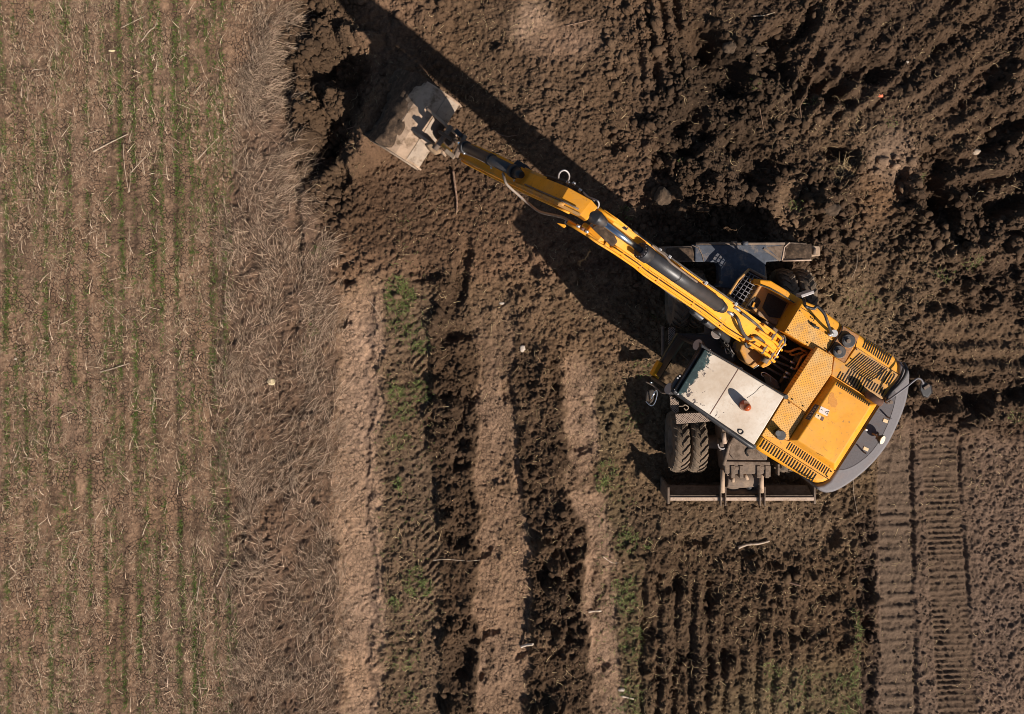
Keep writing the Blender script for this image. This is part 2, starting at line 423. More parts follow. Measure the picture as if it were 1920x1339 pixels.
# strips below
low = ss(500, 590, wy)
paint(low * ss(620, 650, wx) * (1 - ss(1640, 1700, wx)), C_ROUGH, .4, .6, .7, .04)
t1 = low * bandm(strip_edge(Y) + 3, 716)
paint(t1, C_PALE, .0, .12, .45, .018, .010, .62)
paint(low * bandm(ip(Y, [500, 1339], [683, 690]), ip(Y, [500, 1339], [694, 702]), 5), (.20, .135, .092), .1, .4, .6, .02, .008, .3, -.05)
r4 = low * bandm(716, ip(Y, [500, 700, 900, 1339], [805, 800, 820, 832]))
paint(r4, (.138, .092, .056), .15, .5, .8, .03, .012, .1)
s5l = ip(Y, [480, 700, 900, 1100, 1339], [800, 800, 820, 828, 834]); s5r = ip(Y, [480, 600, 700, 900, 1339], [880, 890, 888, 892, 896])
d5 = ss(470, 540, wy) * bandm(s5l, s5r, 7)
s7l = ip(Y, [560, 700, 880, 1000, 1339], [965, 962, 978, 990, 997]); s7r = ip(Y, [560, 700, 880, 1000, 1339], [1062, 1060, 1066, 1096, 1106])
paint(ss(540, 640, wy) * bandm(s5r, s7l, 8), (.255, .166, .104), .06, .2, .5, .024, .009, .6)
paint(d5, C_DARK, .9, 1.1, .9, .05, .015, 0, .05)
d7 = ss(520, 600, wy) * bandm(s7l, s7r, 8)
paint(d7, C_DARK, 1.0, 1.15, .9, .05, .015, 0, .06)
s8r = ip(Y, [600, 700, 880, 1000, 1339], [1120, 1130, 1112, 1152, 1174])
paint(ss(610, 690, wy) * bandm(s7r, s8r, 8), (.285, .188, .120), .05, .18, .4, .022, .009, .6)
paint(ss(560, 700, wy) * bandm(s8r, s8r + 42, 12), (.125, .087, .047), .3, .7, .8, .04, .012, .1)
lr = ss(s8r + 22, s8r + 62, wx) * ss(890, 980, wy)
paint(lr, (.088, .056, .032), .6, .9, .8, .05, .012, 0)
paint(ell(wx, wy, 1420, 985, 190, 45, 4, .5), (.13, .086, .050), .15, .5, .7, .03)
paint(ell(wx, wy, 1480, 1310, 150, 70, -10, .5), (.14, .10, .055), .2, .6, .8, .03)
# worked soil in the lower middle between the shadow and the strips
paint(ell(wx, wy, 1090, 620, 150, 50, 38, .4), (.145, .092, .052), .5, .8, .8, .05)
sp_ = ss(.12, .42, fbm(X / 34, Y / 60, 4, 87) + .25 * fbm(X / 9, Y / 9, 3, 88)) * low * ss(850, 880, wx) * (1 - ss(1170, 1190, wx))
paint(sp_ * .75, (.125, .080, .047), .35, .6, .8, .03, .012, .15)
paint(low * (1 - ss(560, 760, wy)) * ss(840, 880, wx) * (1 - ss(1150, 1250, wx)) * .65, (.130, .083, .048), .4, .7, .8, .05, .012, .2)
# right side: tracked ground
rt = ss(1622, 1656, wx) * ss(760, 880, wy + 30 * mid)
paint(rt, C_GREY, .05, .25, .6, .02, .012, 0)
paint(ss(1808, 1850, wx) * ss(800, 860, wy), (.145, .098, .068), .08, .25, .8, .025, .014, 0)
dd = bandm(ip(Y, [900, 1339], [1606, 1618]), ip(Y, [900, 1339], [1634, 1648]), 6) * ss(930, 990, wy)
paint(dd, (.075, .049, .032), .8, 1., .8, .08, .015, 0, -.10)
# field and dry grass strip
fe = field_edge(Y); se = strip_edge(Y)
fm = 1 - ss(-10, 14, wx - fe)
sm_ = ss(-14, 10, wx - fe) * (1 - ss(-10, 10, wx - se))
paint(sm_, C_STRIP, .25, .5, .7, .04, .014, .1, .05)
paint(fm, C_FIELD, .02, .14, .35, .012, .007, 1., .02)
# tone variation
tv = 1 + .18 * big + .18 * mid + .22 * fine + .16 * fbm(X / 3.2, Y / 3.2, 2, 64)
rowm = np.zeros(shp, np.float32)
for r0, w0 in ((14, .8), (50, .8), (91, .9), (130, .8), (168, .7), (214, .9), (230, 1.), (257, 1.2), (292, 1.2), (335, 1.2), (362, 1.), (400, .9), (426, .8)):
    rowm = np.maximum(rowm, w0 * np.exp(-((X - r0 - 5 * fbm(X / 60, Y / 90, 2, 66) - .012 * (Y - 600)) / 7.) ** 2))
tv = tv * (1 - .50 * rowm * fm * np.clip(.6 + .9 * fbm(X / 30, Y / 70, 3, 67), 0, 1.3))
resid = ss(.05, .5, fbm(X / 45, Y / 60, 4, 68)) * fm
tv = tv * (1 - .22 * resid); crack = crack * (1 - .5 * resid)
gv = fbm(X / 90, Y / 90, 3, 21)
R *= tv * (1.0 + .03 * gv); Gc *= tv * .98; B *= tv * (1 - .05 * gv)
# ---- shaped relief
# worked pit around the bucket and a gentle fall towards it
pit = ell(X, Y, 720, 210, 240, 200, 25, .45) * (1 - sm_) * (1 - fm)
HT += -.26 * pit
# mound pushed up on the bucket back
HT -= .35 * ell(X + 8 * mid, Y + 8 * fine, 640, 120, 46, 44, 30, .4)
HT += .55 * ell(X, Y, 722, 205, 34, 74, 28, .75) + .25 * ell(X, Y, 690, 250, 26, 60, 30, .8)
# boulders of soil left of the bucket
for (bx_, by_, br, bh) in ((655, 66, 24, .22), (690, 72, 20, .3), (632, 185, 30, .28), (612, 168, 20, .22), (560, 200, 24, .25), (548, 160, 22, .22), (585, 120, 22, .2),
                           (1340, 60, 22, .2), (1235, 370, 18, .16), (1265, 385, 22, .18), (1538, 392, 18, .22), (1362, 95, 26, .16), (940, 96, 12, .12), (760, 160, 10, .3)):
    HT += bh * ell(X + 6 * fine, Y + 6 * mid, bx_, by_, br, br * .8, 20, .45)
for (bx_, by_, brx, bry, bd, an) in ((1350, 130, 60, 26, .35, 50), (1310, 75, 30, 26, .3, 0), (1450, 105, 26, 40, .3, 10), (1545, 165, 44, 20, .3, 30), (1745, 370, 22, 40, .35, 0), (1570, 290, 30, 12, .25, 20),
                                     (1770, 400, 20, 34, .3, 0), (1690, 350, 12, 30, .2, 0), (1730, 690, 60, 16, .28, 5), (1880, 380, 40, 20, .25, -20), (610, 250, 26, 36, .35, 10), (540, 190, 12, 60, .3, 0),
                                     (585, 150, 26, 40, .25, 0), (570, 20, 36, 24, .35, 0), (865, 510, 14, 55, .22, 12), (858, 625, 30, 16, .22, -10), (792, 505, 26, 16, .18, 0), (882, 735, 14, 20, .2, 0),
                                     (870, 865, 18, 18, .22, 0), (855, 1000, 30, 16, .2, 10), (1410, 300, 60, 34, .3, 35), (1290, 250, 30, 50, .28, 20), (1240, 300, 20, 30, .22, 0), (1480, 60, 50, 20, .22, -30), (1620, 130, 40, 22, .25, 10), (1745, 300, 30, 20, .25, 0), (1850, 150, 60, 16, .22, -35), (1880, 250, 60, 20, .25, -30), (1800, 560, 60, 22, .25, 0), (1620, 700, 30, 12, .2, 20), (1860, 740, 70, 22, .28, -10), (1740, 760, 40, 16, .22, 0), (1150, 270, 20, 14, .16, 40), (1010, 330, 20, 10, .12, 30), (640, 330, 14, 20, .2, 0), (590, 290, 22, 30, .28, 0), (556, 350, 12, 20, .2, 0), (1250, 1090, 26, 20, .2, 0), (1330, 1120, 16, 30, .2, 0), (1210, 1180, 14, 26, .2, 0), (1420, 1160, 16, 22, .18, 0), (1500, 1190, 20, 14, .18, 0), (1300, 1010, 24, 10, .14, 0), (1560, 1000, 14, 20, .16, 0), (865, 1235, 20, 32, .22, 0), (905, 1270, 8, 7, .12, 0), (830, 1310, 14, 14, .2, 0), (1060, 1015, 26, 30, .16, 0),
                                     (1085, 830, 20, 14, .16, 0), (1132, 1250, 12, 7, .12, 0), (645, 603, 12, 8, .12, 0), (640, 522, 16, 6, .1, -10), (955, 740, 9, 18, .16, 0), (1015, 1070, 10, 14, .12, 0),
                                     (560, 445, 10, 60, .12, 0), (454, 1005, 10, 8, .15, 0), (700, 690, 6, 40, .04, 0), (980, 1230, 14, 5, .1, -30), (905, 1190, 26, 7, .12, -25), (910, 1035, 16, 7, .1, -40),
                                     (1280, 1240, 18, 40, .2, 0), (1355, 1230, 18, 16, .2, 0), (1450, 1060, 16, 12, .15, 0), (1545, 1110, 16, 16, .14, 0), (1575, 1190, 12, 26, .16, 0), (1620, 1120, 14, 60, .15, 0)):
    HT -= bd * (1.05 if by_ < 480 else .72) * ell(X + 12 * mid, Y + 8 * fine + 10 * mid, bx_, by_, brx * 1.08, bry * 1.08, an, .42)
# furrows, lower right (run down the picture)
fu = ss(1170, 1215, wx) * (1 - ss(1500, 1560, wx)) * ss(1010, 1130, wy)
ph = (X + .03 * (Y - 1200) + 5 * mid) / 31.0
fu = fu * np.clip(.55 + .8 * fbm(X / 80, Y / 120, 3, 37) + .5 * (X < 1360), 0, 1.2)
HT += .062 * fu * (np.sin(ph * 2 * np.pi + .8 * big) + .35 * np.sin(ph * 4 * np.pi + 1)) * (.75 + .5 * big)
HT -= .22 * ell(X + 5 * fine, Y + 5 * fine, 1395, 425, 100, 34, 6, .25)
# furrows top left of the clods (vertical), x 1200-1290
fu2 = bandm(1195, 1292, 14) * (1 - ss(120, 210, wy))
HT += .075 * fu2 * np.sin((X - .14 * Y) / 27.0 * 2 * np.pi)
A1 = A1 * (1 - .6 * fu2); A2 = A2 * (1 - .5 * fu2)
fu4 = ell(wx, wy, 1250, 25, 140, 60, 0, .6)
# fan furrows upper right
th = np.arctan2(432 - Y, X - 1354); rr = np.hypot(X - 1354, Y - 432)
fan = ss(230, 330, rr + 25 * mid) * ss(-.02, .2, th) * (1 - ss(1.25, 1.4, th)) * (1 - ss(690, 900, rr) * .3)
fan = fan * (1 - ell(wx, wy, 1640, 330, 150, 140, 0, .4)) * np.clip(.62 + 1.0 * fbm(X / 130, Y / 130, 3, 33), .05, 1.3) * ss(1440, 1560, X + .3 * Y)
fn_ = np.sin(th * 62 + 1.3 * big + .8 * mid)
HT += .125 * fan * (fn_ + .3 * np.sin(th * 124 + 2 * mid))
A2 = A2 * (1 - .7 * np.clip(fan, 0, 1)); A1 = A1 * (1 - .85 * np.clip(fan, 0, 1))
fu3 = ss(1730, 1790, wx) * ell(wx, wy, 1900, 690, 190, 60, 0, .5)
HT += .05 * fu3 * np.sin((Y + 4 * mid) / 34 * 2 * np.pi)
# crawler prints, lower right
def prints(l, r, per, dep, seed):
    m = ss(l - 3, l + 4, X + 2 * mid) * (1 - ss(r - 4, r + 3, X + 2 * mid)) * ss(800, 850, wy)
    ph = (Y + 1.6 * vn(X / 50, Y / 25, seed) + 2.0 * (X - l) / 60 + 3 * vn(X * 0, Y / 60, seed + 1)) / per
    w = ph - np.floor(ph)
    lug = ss(.0, .22, w) * (1 - ss(.34, .62, w)) 
    br = .72 + .5 * vn(X / 26, Y / 22, seed + 2) - .25 * ss(.2, .6, vn(X / 60, Y / 90, seed + 5))
    return m, -dep * m * (1 - lug) * np.clip(br, .25, 1.2)
ml, pl_ = prints(ip(Y, [800, 1339], [1643, 1650]), ip(Y, [800, 1339], [1706, 1716]), 21, .036, 31)
m2, p2 = prints(ip(Y, [800, 900, 1339], [1722, 1730, 1757]), ip(Y, [800, 900, 1339], [1790, 1796, 1830]), 10.5, .036, 41)
HT += pl_ + p2
pm = np.maximum(ml, m2); A2 = A2 * (1 - .8 * pm); A3 = A3 * (1 - .45 * pm)
paint(m2, (.118, .078, .052)); paint(ml, (.132, .090, .062))
for xx0, xx1 in ((1707, 1716), (1796, 1831)):
    e = ip(Y, [800, 900, 1339], [xx0, xx0 + 2, xx1])
    HT -= .05 * np.clip(.7 + 1.2 * vn(X / 50, Y / 70, 77), .1, 1.2) * ss(-5, -1, X - e + 3 * mid + 3 * fine) * (1 - ss(1, 6, X - e + 2 * mid)) * ss(800, 850, wy)
# diagonal tread marks in the rough grass strip
dt_ = r4 * (.5 + .5 * vn(X / 30, Y / 60, 51))
HT += .022 * dt_ * np.sin((Y + .95 * (X - 716) * np.where(X > 770, 1, .15) + 5 * mid) / 15.5 * 2 * np.pi) * ss(-.2, .4, vn(X / 60, Y / 80, 52) + .3)
# tread marks on the worked soil behind the machine
HT += .03 * rt * ell(X, Y, 1580, 830, 60, 60, 0, .5) * 0
# seedling rows: slight ridge
HT += .006 * fm * np.sin(X / 34 * 2 * np.pi)
# bring ground level and calm under the wheels
under = ell(X, Y, 1370, 690, 190, 260, 0, .35)
HT *= (1 - .85 * under); A1 *= (1 - .8 * under); AM *= (1 - .6 * under); A2 *= (1 - .3 * under)
c4 = clods(X + 2 * fine, Y, 7.5, 4, .85) / 100
vf = fbm(X / 4.3, Y / 4.3, 3, 63, .7)
rel = fbm(X / 15, Y / 15, 4, 61, .6, True)
lump_ = np.clip(.55 + 1.5 * fbm(X / 95, Y / 95, 4, 71), .06, 1.6)
in_ur = ss(560, 640, wx) * (1 - .0 * low)
lump_ = np.maximum(lump_, .0)
A1 = A1 * (1 + in_ur * (lump_ * 1.15 - 1)); A2 = A2 * (1 + in_ur * (np.clip(lump_ + .15, .25, 1.3) - 1))
HT += A1 * c1 + A2 * c2 * .62 + A3 * (c3 * .8 + c4 * .8) + AM * mid * 1.3 + AF * fine * 1.6 + .04 * big
HT += .045 * rel * np.clip(A1 * .7 + A2 * .35, 0, 1.4) + .020 * vf * np.clip(A3 + .2, 0, 1)
# fade relief far away
far = 1 - ss(13, 30, np.hypot(WX, WY + 2)); HT *= far
def gh(x, y):
    """ground height at world x, y (arrays or scalars)"""
    x = np.asarray(x, np.float32); y = np.asarray(y, np.float32)
    i = np.clip(np.searchsorted(gx, x) - 1, 0, len(gx) - 2); j = np.clip(np.searchsorted(gy, y) - 1, 0, len(gy) - 2)
    return np.maximum(np.maximum(HT[j, i], HT[j + 1, i]), np.maximum(HT[j, i + 1], HT[j + 1, i + 1]))
ny, nx = shp
co_ = np.stack([WX, WY, HT], -1).reshape(-1, 3).astype(np.float32)
me = bpy.data.meshes.new('ground')
me.vertices.add(ny * nx); me.vertices.foreach_set('co', co_.ravel())
ii = (np.arange(ny - 1)[:, None] * nx + np.arange(nx - 1)[None, :]).ravel().astype(np.int32)
quads = np.stack([ii, ii + 1, ii + nx + 1, ii + nx], -1).ravel()
nf = len(ii); me.loops.add(nf * 4); me.loops.foreach_set('vertex_index', quads)
me.polygons.add(nf); me.polygons.foreach_set('loop_start', np.arange(nf, dtype=np.int32) * 4)
me.update(calc_edges=True)
me.polygons.foreach_set('use_smooth', np.ones(nf, bool))
ca = me.attributes.new('soil', 'FLOAT_COLOR', 'POINT')
ca.data.foreach_set('color', np.stack([R, Gc, B, np.ones_like(R)], -1).astype(np.float32).ravel())
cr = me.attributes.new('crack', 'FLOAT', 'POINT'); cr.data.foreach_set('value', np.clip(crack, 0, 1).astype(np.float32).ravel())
ground = bpy.data.objects.new('ground', me); COL.objects.link(ground); tag(ground, kind='structure')
del co_, quads, ii
gm, nt, b, co = base('soil')
at = nd(nt, 'ShaderNodeAttribute'); at.attribute_name = 'soil'
ac = nd(nt, 'ShaderNodeAttribute'); ac.attribute_name = 'crack'
n1 = noise(nt, co, 30, 8, .75)
sp = noise(nt, co, 120, 3, .6)
v = mixc(nt, 1., at.outputs['Color'], ramp(nt, n1, [(.3, (.62, .62, .62)), (.7, (1.36, 1.35, 1.33))]), 'MULTIPLY')
v = mixc(nt, 1., v, ramp(nt, sp, [(.35, (.82, .82, .82)), (.7, (1.2, 1.2, 1.2))]), 'MULTIPLY')
wv = nd(nt, 'ShaderNodeVectorMath', operation='ADD')
nz = nd(nt, 'ShaderNodeTexNoise'); nz.inputs['Scale'].default_value = 14; nz.inputs['Detail'].default_value = 4; lk(nt, co, nz.inputs['Vector'])
sc_ = nd(nt, 'ShaderNodeVectorMath', operation='SCALE'); lk(nt, nz.outputs['Color'], sc_.inputs[0]); sc_.inputs['Scale'].default_value = .05
lk(nt, co, wv.inputs[0]); lk(nt, sc_.outputs[0], wv.inputs[1])
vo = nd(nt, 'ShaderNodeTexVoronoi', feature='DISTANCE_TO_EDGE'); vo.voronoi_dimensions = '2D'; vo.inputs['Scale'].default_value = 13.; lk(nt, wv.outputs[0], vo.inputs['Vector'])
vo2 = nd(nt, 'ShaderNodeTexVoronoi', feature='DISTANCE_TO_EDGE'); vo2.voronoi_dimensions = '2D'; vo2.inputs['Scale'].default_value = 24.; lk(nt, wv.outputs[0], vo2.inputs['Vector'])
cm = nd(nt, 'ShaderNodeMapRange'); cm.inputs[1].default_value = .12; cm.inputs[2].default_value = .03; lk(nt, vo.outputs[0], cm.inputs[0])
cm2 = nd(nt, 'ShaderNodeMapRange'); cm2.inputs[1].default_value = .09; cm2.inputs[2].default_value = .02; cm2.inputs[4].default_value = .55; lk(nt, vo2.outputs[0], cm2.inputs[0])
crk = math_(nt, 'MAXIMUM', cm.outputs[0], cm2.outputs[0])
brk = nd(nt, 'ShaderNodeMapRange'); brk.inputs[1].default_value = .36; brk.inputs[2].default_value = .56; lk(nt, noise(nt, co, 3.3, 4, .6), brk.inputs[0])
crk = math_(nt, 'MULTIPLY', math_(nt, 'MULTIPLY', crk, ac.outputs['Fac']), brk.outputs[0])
v = mixc(nt, math_(nt, 'MULTIPLY', crk, .9), v, (.035, .023, .016))  # shade down in the cracks is painted into the soil colour
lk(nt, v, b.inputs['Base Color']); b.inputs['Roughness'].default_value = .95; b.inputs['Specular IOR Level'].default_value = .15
hh = math_(nt, 'SUBTRACT', math_(nt, 'MULTIPLY', noise(nt, co, 55, 8, .75), .9), crk)
bump(nt, b, hh, .9, .018)
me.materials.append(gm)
print('ground', nx, ny)

# ================================================================== VEGETATION AND LITTER (numpy ribbons)
def ribbons(name, x, y, ang, L, W, lift, bend, colors, mat, z=None, up=None, nseg=3, label=None, cat=None, kind='stuff'):
    n = len(x); x = x.astype(np.float32); y = y.astype(np.float32)
    z0 = gh(x, y) if z is None else z
    t = np.linspace(0, 1, nseg + 1)
    dx, dy = np.cos(ang), np.sin(ang); px_, py_ = -dy, dx
    V = np.zeros((n, nseg + 1, 2, 3), np.float32)
    for k, tt in enumerate(t):
        cxk = x + dx * L * tt + px_ * bend * L * (tt * (1 - tt)) * 4
        cyk = y + dy * L * tt + py_ * bend * L * (tt * (1 - tt)) * 4
        cz = z0 + .004 + (lift * 4 * tt * (1 - tt) if up is None else up * tt)
        w = W * (1 - .75 * tt) * .5
        V[:, k, 0] = np.stack([cxk - px_ * w, cyk - py_ * w, cz], -1)
        V[:, k, 1] = np.stack([cxk + px_ * w, cyk + py_ * w, cz + .3 * w], -1)
    base_i = (np.arange(n) * (nseg + 1) * 2)[:, None, None]
    q = np.array([[2 * k, 2 * k + 1, 2 * k + 3, 2 * k + 2] for k in range(nseg)])[None]
    F_ = (base_i + q).reshape(-1, 4).astype(np.int32)
    me = bpy.data.meshes.new(name); me.vertices.add(V.shape[0] * (nseg + 1) * 2); me.vertices.foreach_set('co', V.ravel())
    nf = len(F_); me.loops.add(nf * 4); me.loops.foreach_set('vertex_index', F_.ravel())
    me.polygons.add(nf); me.polygons.foreach_set('loop_start', np.arange(nf, dtype=np.int32) * 4); me.update(calc_edges=True)
    ca = me.attributes.new('tint', 'FLOAT_COLOR', 'POINT')
    c = np.repeat(np.concatenate([colors, np.ones((n, 1))], 1)[:, None, :], (nseg + 1) * 2, 1).astype(np.float32)
    ca.data.foreach_set('color', c.ravel()); me.materials.append(mat)
    o = bpy.data.objects.new(name, me); COL.objects.link(o); tag(o, label, cat, None, kind); return o
def cols(n, a, b, va=.2):
    t = rng.random((n, 1)); c = np.array(a) * (1 - t) + np.array(b) * t
    return c * (1 + va * (rng.random((n, 1)) * 2 - 1))
MV = mat_attr('dry_plant_matter'); MG = mat_attr('green_leaf', .6)
def topx(X_, Y_): return (X_ - NX) / 100, (NY - Y_) / 100

# seedling rows in the field
rows = [-160, -140, -118, -96, -75, -52, -30, -8, 14, 32, 50, 70, 91, 112, 126, 139, 168, 199, 214, 230, 257, 276, 292, 310, 335, 346, 362, 379, 396, 408, 426, 440]
rw = [1, .8, 1, .7, 1, .8, 1, .8, 1.2, .9, 1., .8, 1.1, .8, 1., 1.0, .9, .9, .8, 1.3, 1.3, .8, 1.3, 1., 1.3, .8, 1.2, .8, 1., .9, 1., .6]
xs, ys = [], []
for r0, w in zip(rows, rw):
    n = int(1950 * w); yy = rng.uniform(-60, 1420, n)
    xx = r0 + rng.normal(0, 2.3, n) + 5 * vn(yy / 170, yy * 0 + r0, 71) + .012 * (yy - 600)
    d = vn(yy / 60, np.full(n, r0 * .7), 73) + .7 * vn(yy / 24, np.full(n, r0 * .9), 74) + .5 * vn(yy / 190, np.full(n, r0 / 45), 75)
    k = (d + .3 * w > rng.uniform(-.35, .95, n)) & (xx < field_edge(yy) + 14)
    xs.append(xx[k]); ys.append(yy[k])
sx = np.concatenate(xs); sy = np.concatenate(ys); a, c = topx(sx, sy); n = len(a)
ribbons('wheat_seedlings', a, c, rng.uniform(0, 2 * np.pi, n), rng.uniform(.03, .09, n), rng.uniform(.006, .012, n), 0, rng.uniform(-.2, .2, n),
        cols(n, (.045, .082, .014), (.12, .165, .034), .35), MG, up=rng.uniform(.01, .07, n), label='young green wheat seedlings in thin rows across the cracked field', cat='seedlings')
# straw litter in the field
n = 64000; xx = rng.uniform(-80, 520, n); yy = rng.uniform(-60, 1420, n)
d = vn(xx / 38, yy / 38, 81) + .8 * vn(xx / 90, yy / 120, 82)
k = (d > rng.uniform(-.9, 1.0, n)) & (xx < field_edge(yy) + 40); xx, yy = xx[k], yy[k]
nb = 520; xx = np.concatenate([xx, rng.uniform(-60, 440, nb)]); yy = np.concatenate([yy, rng.uniform(-60, 1420, nb)]); a, c = topx(xx, yy); n = len(a)
lb_ = np.arange(n) >= n - nb
ribbons('straw_litter', a, c, np.where(rng.random(n) < .55, rng.normal(1.57, .35, n), rng.uniform(0, 3.14, n)), np.where(lb_, rng.uniform(.12, .34, n), rng.gamma(1.8, .034, n) + .015), np.where(lb_, rng.uniform(.009, .017, n), rng.uniform(.004, .011, n)), rng.uniform(.0, .05, n), rng.uniform(-.05, .05, n),
        np.where(lb_[:, None], cols(n, (.34, .25, .17), (.6, .47, .34), .2), cols(n, (.10, .068, .045), (.54, .40, .27), .3)), MV, label='short broken straw scattered over the cracked field soil', cat='straw')
# dry grass strip
n = 47000; yy = rng.uniform(-70, 1430, n); u_ = rng.random(n)
fe_, se_ = field_edge(yy), strip_edge(yy)
xx = fe_ - 10 + u_ * (se_ - fe_ + 26) + 12 * vn(yy / 35, yy * 0, 83) + rng.normal(0, 9, n)
dn = vn(xx / 34, yy / 50, 84) + .6 * vn(xx / 14, yy / 20, 85)
k = dn - .3 * (yy < 430) > rng.uniform(-.75, .95, n) - .25 * (yy < 430) * (u_ > .3); xx, yy, u_ = xx[k], yy[k], u_[k]; n = len(xx)
flow = 1.45 + 1.0 * vn(xx / 80, yy / 90, 86) + .6 * vn(xx / 28, yy / 30, 87) + rng.normal(0, .5, n)
flow = np.where((yy < 430) & (u_ > .42), .15 + .55 * vn(xx / 50, yy / 60, 88) + rng.normal(0, .42, n), flow)
rr_ = rng.random(n) < .3; flow = np.where(rr_, rng.uniform(0, 6.28, n), flow)
flow = np.where((yy > 430) & (yy < 900) & (u_ > .6), .95 + .6 * vn(xx / 50, yy / 60, 89) + rng.normal(0, .55, n), flow)
a, c = topx(xx, yy)
ribbons('dry_grass', a, c, flow, rng.gamma(2.0, .07, n) + .04, rng.uniform(.0035, .0095, n), rng.uniform(.01, .10, n), rng.normal(0, .05, n),
        cols(n, (.07, .046, .030), (.49, .355, .25), .42), MV, nseg=4, label='matted dry grass strip between the field and the dug soil', cat='dry grass')
# green weeds patches
wl = []
def patch(cx, cy, rx, ry, n):
    r = np.sqrt(rng.random(n)); t = rng.uniform(0, 2 * np.pi, n)
    wl.append(np.stack([cx + rx * r * np.cos(t), cy + ry * r * np.sin(t)], -1))
for p in ((752, 560, 30, 28, 1500), (748, 530, 22, 14, 400), (760, 610, 34, 26, 500), (790, 645, 20, 16, 350), (742, 735, 16, 22, 600), (785, 735, 22, 24, 600), (755, 770, 26, 20, 350), (748, 825, 22, 14, 300), (775, 1085, 20, 36, 600),
          (800, 1100, 14, 14, 350), (740, 1125, 14, 10, 250), (747, 905, 10, 10, 200), (760, 1235, 34, 20, 260), (770, 1310, 26, 20, 200), (1128, 905, 14, 20, 500), (1140, 880, 18, 22, 300), (1178, 1010, 22, 26, 450), (1208, 1018, 12, 12, 260), (1170, 1115, 24, 34, 800), (1185, 1200, 24, 30, 650), (1180, 1305, 26, 40, 700),
          (1605, 1240, 8, 80, 900), (1585, 1300, 34, 40, 800), (1500, 1290, 70, 40, 700), (1600, 1160, 6, 30, 200), (1450, 1250, 24, 16, 200), (600, 470, 12, 12, 120), (590, 620, 12, 14, 120), (580, 655, 8, 8, 80),
          (1200, 690, 20, 26, 120), (1185, 780, 18, 26, 160), (1225, 590, 10, 10, 60), (1815, 490, 22, 14, 160), (1765, 515, 16, 14, 150), (1270, 305, 8, 8, 60), (1170, 400, 12, 14, 120), (1490, 385, 14, 8, 90), (1520, 190, 12, 6, 60), (1410, 160, 10, 8, 60),
          (1670, 230, 14, 12, 60), (1730, 330, 8, 6, 40), (1900, 780, 20, 10, 100), (760, 900, 60, 500, 1400), (1160, 1120, 46, 260, 900), (1610, 560, 40, 20, 100)): patch(*p)
w = np.concatenate(wl); w = w[rng.random(len(w)) < .48]; n = len(w); w = w + 4 * np.stack([vn(w[:, 0] / 9, w[:, 1] / 9, 91), vn(w[:, 0] / 9, w[:, 1] / 9, 92)], -1)
k = vn(w[:, 0] / 11, w[:, 1] / 11, 93) > rng.uniform(-.9, .7, n); w = w[k]; a, c = topx(w[:, 0], w[:, 1]); n = len(a)
ribbons('green_weeds', a, c, rng.uniform(0, 2 * np.pi, n), rng.uniform(.025, .09, n), rng.uniform(.007, .014, n), 0, rng.uniform(-.3, .3, n),
        cols(n, (.055, .078, .020), (.17, .19, .06), .35), MG, up=rng.uniform(.005, .05, n), label='patches of low green weeds between the wheel tracks', cat='weeds')
# fine roots and dead bits on disturbed soil
n = 26000; xx = rng.uniform(560, 1980, n); yy = rng.uniform(-60, 1420, n)
dn = vn(xx / 60, yy / 60, 95) + .7 * ((xx > 700) & (xx < 830) & (yy > 520)) + .55 * ((xx > 1120) & (xx < 1640) & (yy > 930)) + .4 * ((xx > 1480) & (xx < 1720) & (yy > 180) & (yy < 620)) - .5 * ((xx > 640) & (xx < 710) & (yy > 560)) - .3 * ((xx > 890) & (xx < 965) & (yy > 560)) - .2 * (xx > 1640) * (yy > 800)
k = dn > rng.uniform(-.5, 1.3, n); xx, yy = xx[k], yy[k]; a, c = topx(xx, yy); n = len(a)
ribbons('root_litter', a, c, rng.uniform(0, 2 * np.pi, n), rng.gamma(1.8, .032, n) + .015, rng.uniform(.005, .011, n), rng.uniform(0, .025, n), rng.normal(0, .22, n),
        cols(n, (.12, .085, .045), (.46, .34, .19), .35), MV, label='fine roots and dead stems strewn on the turned soil', cat='roots')
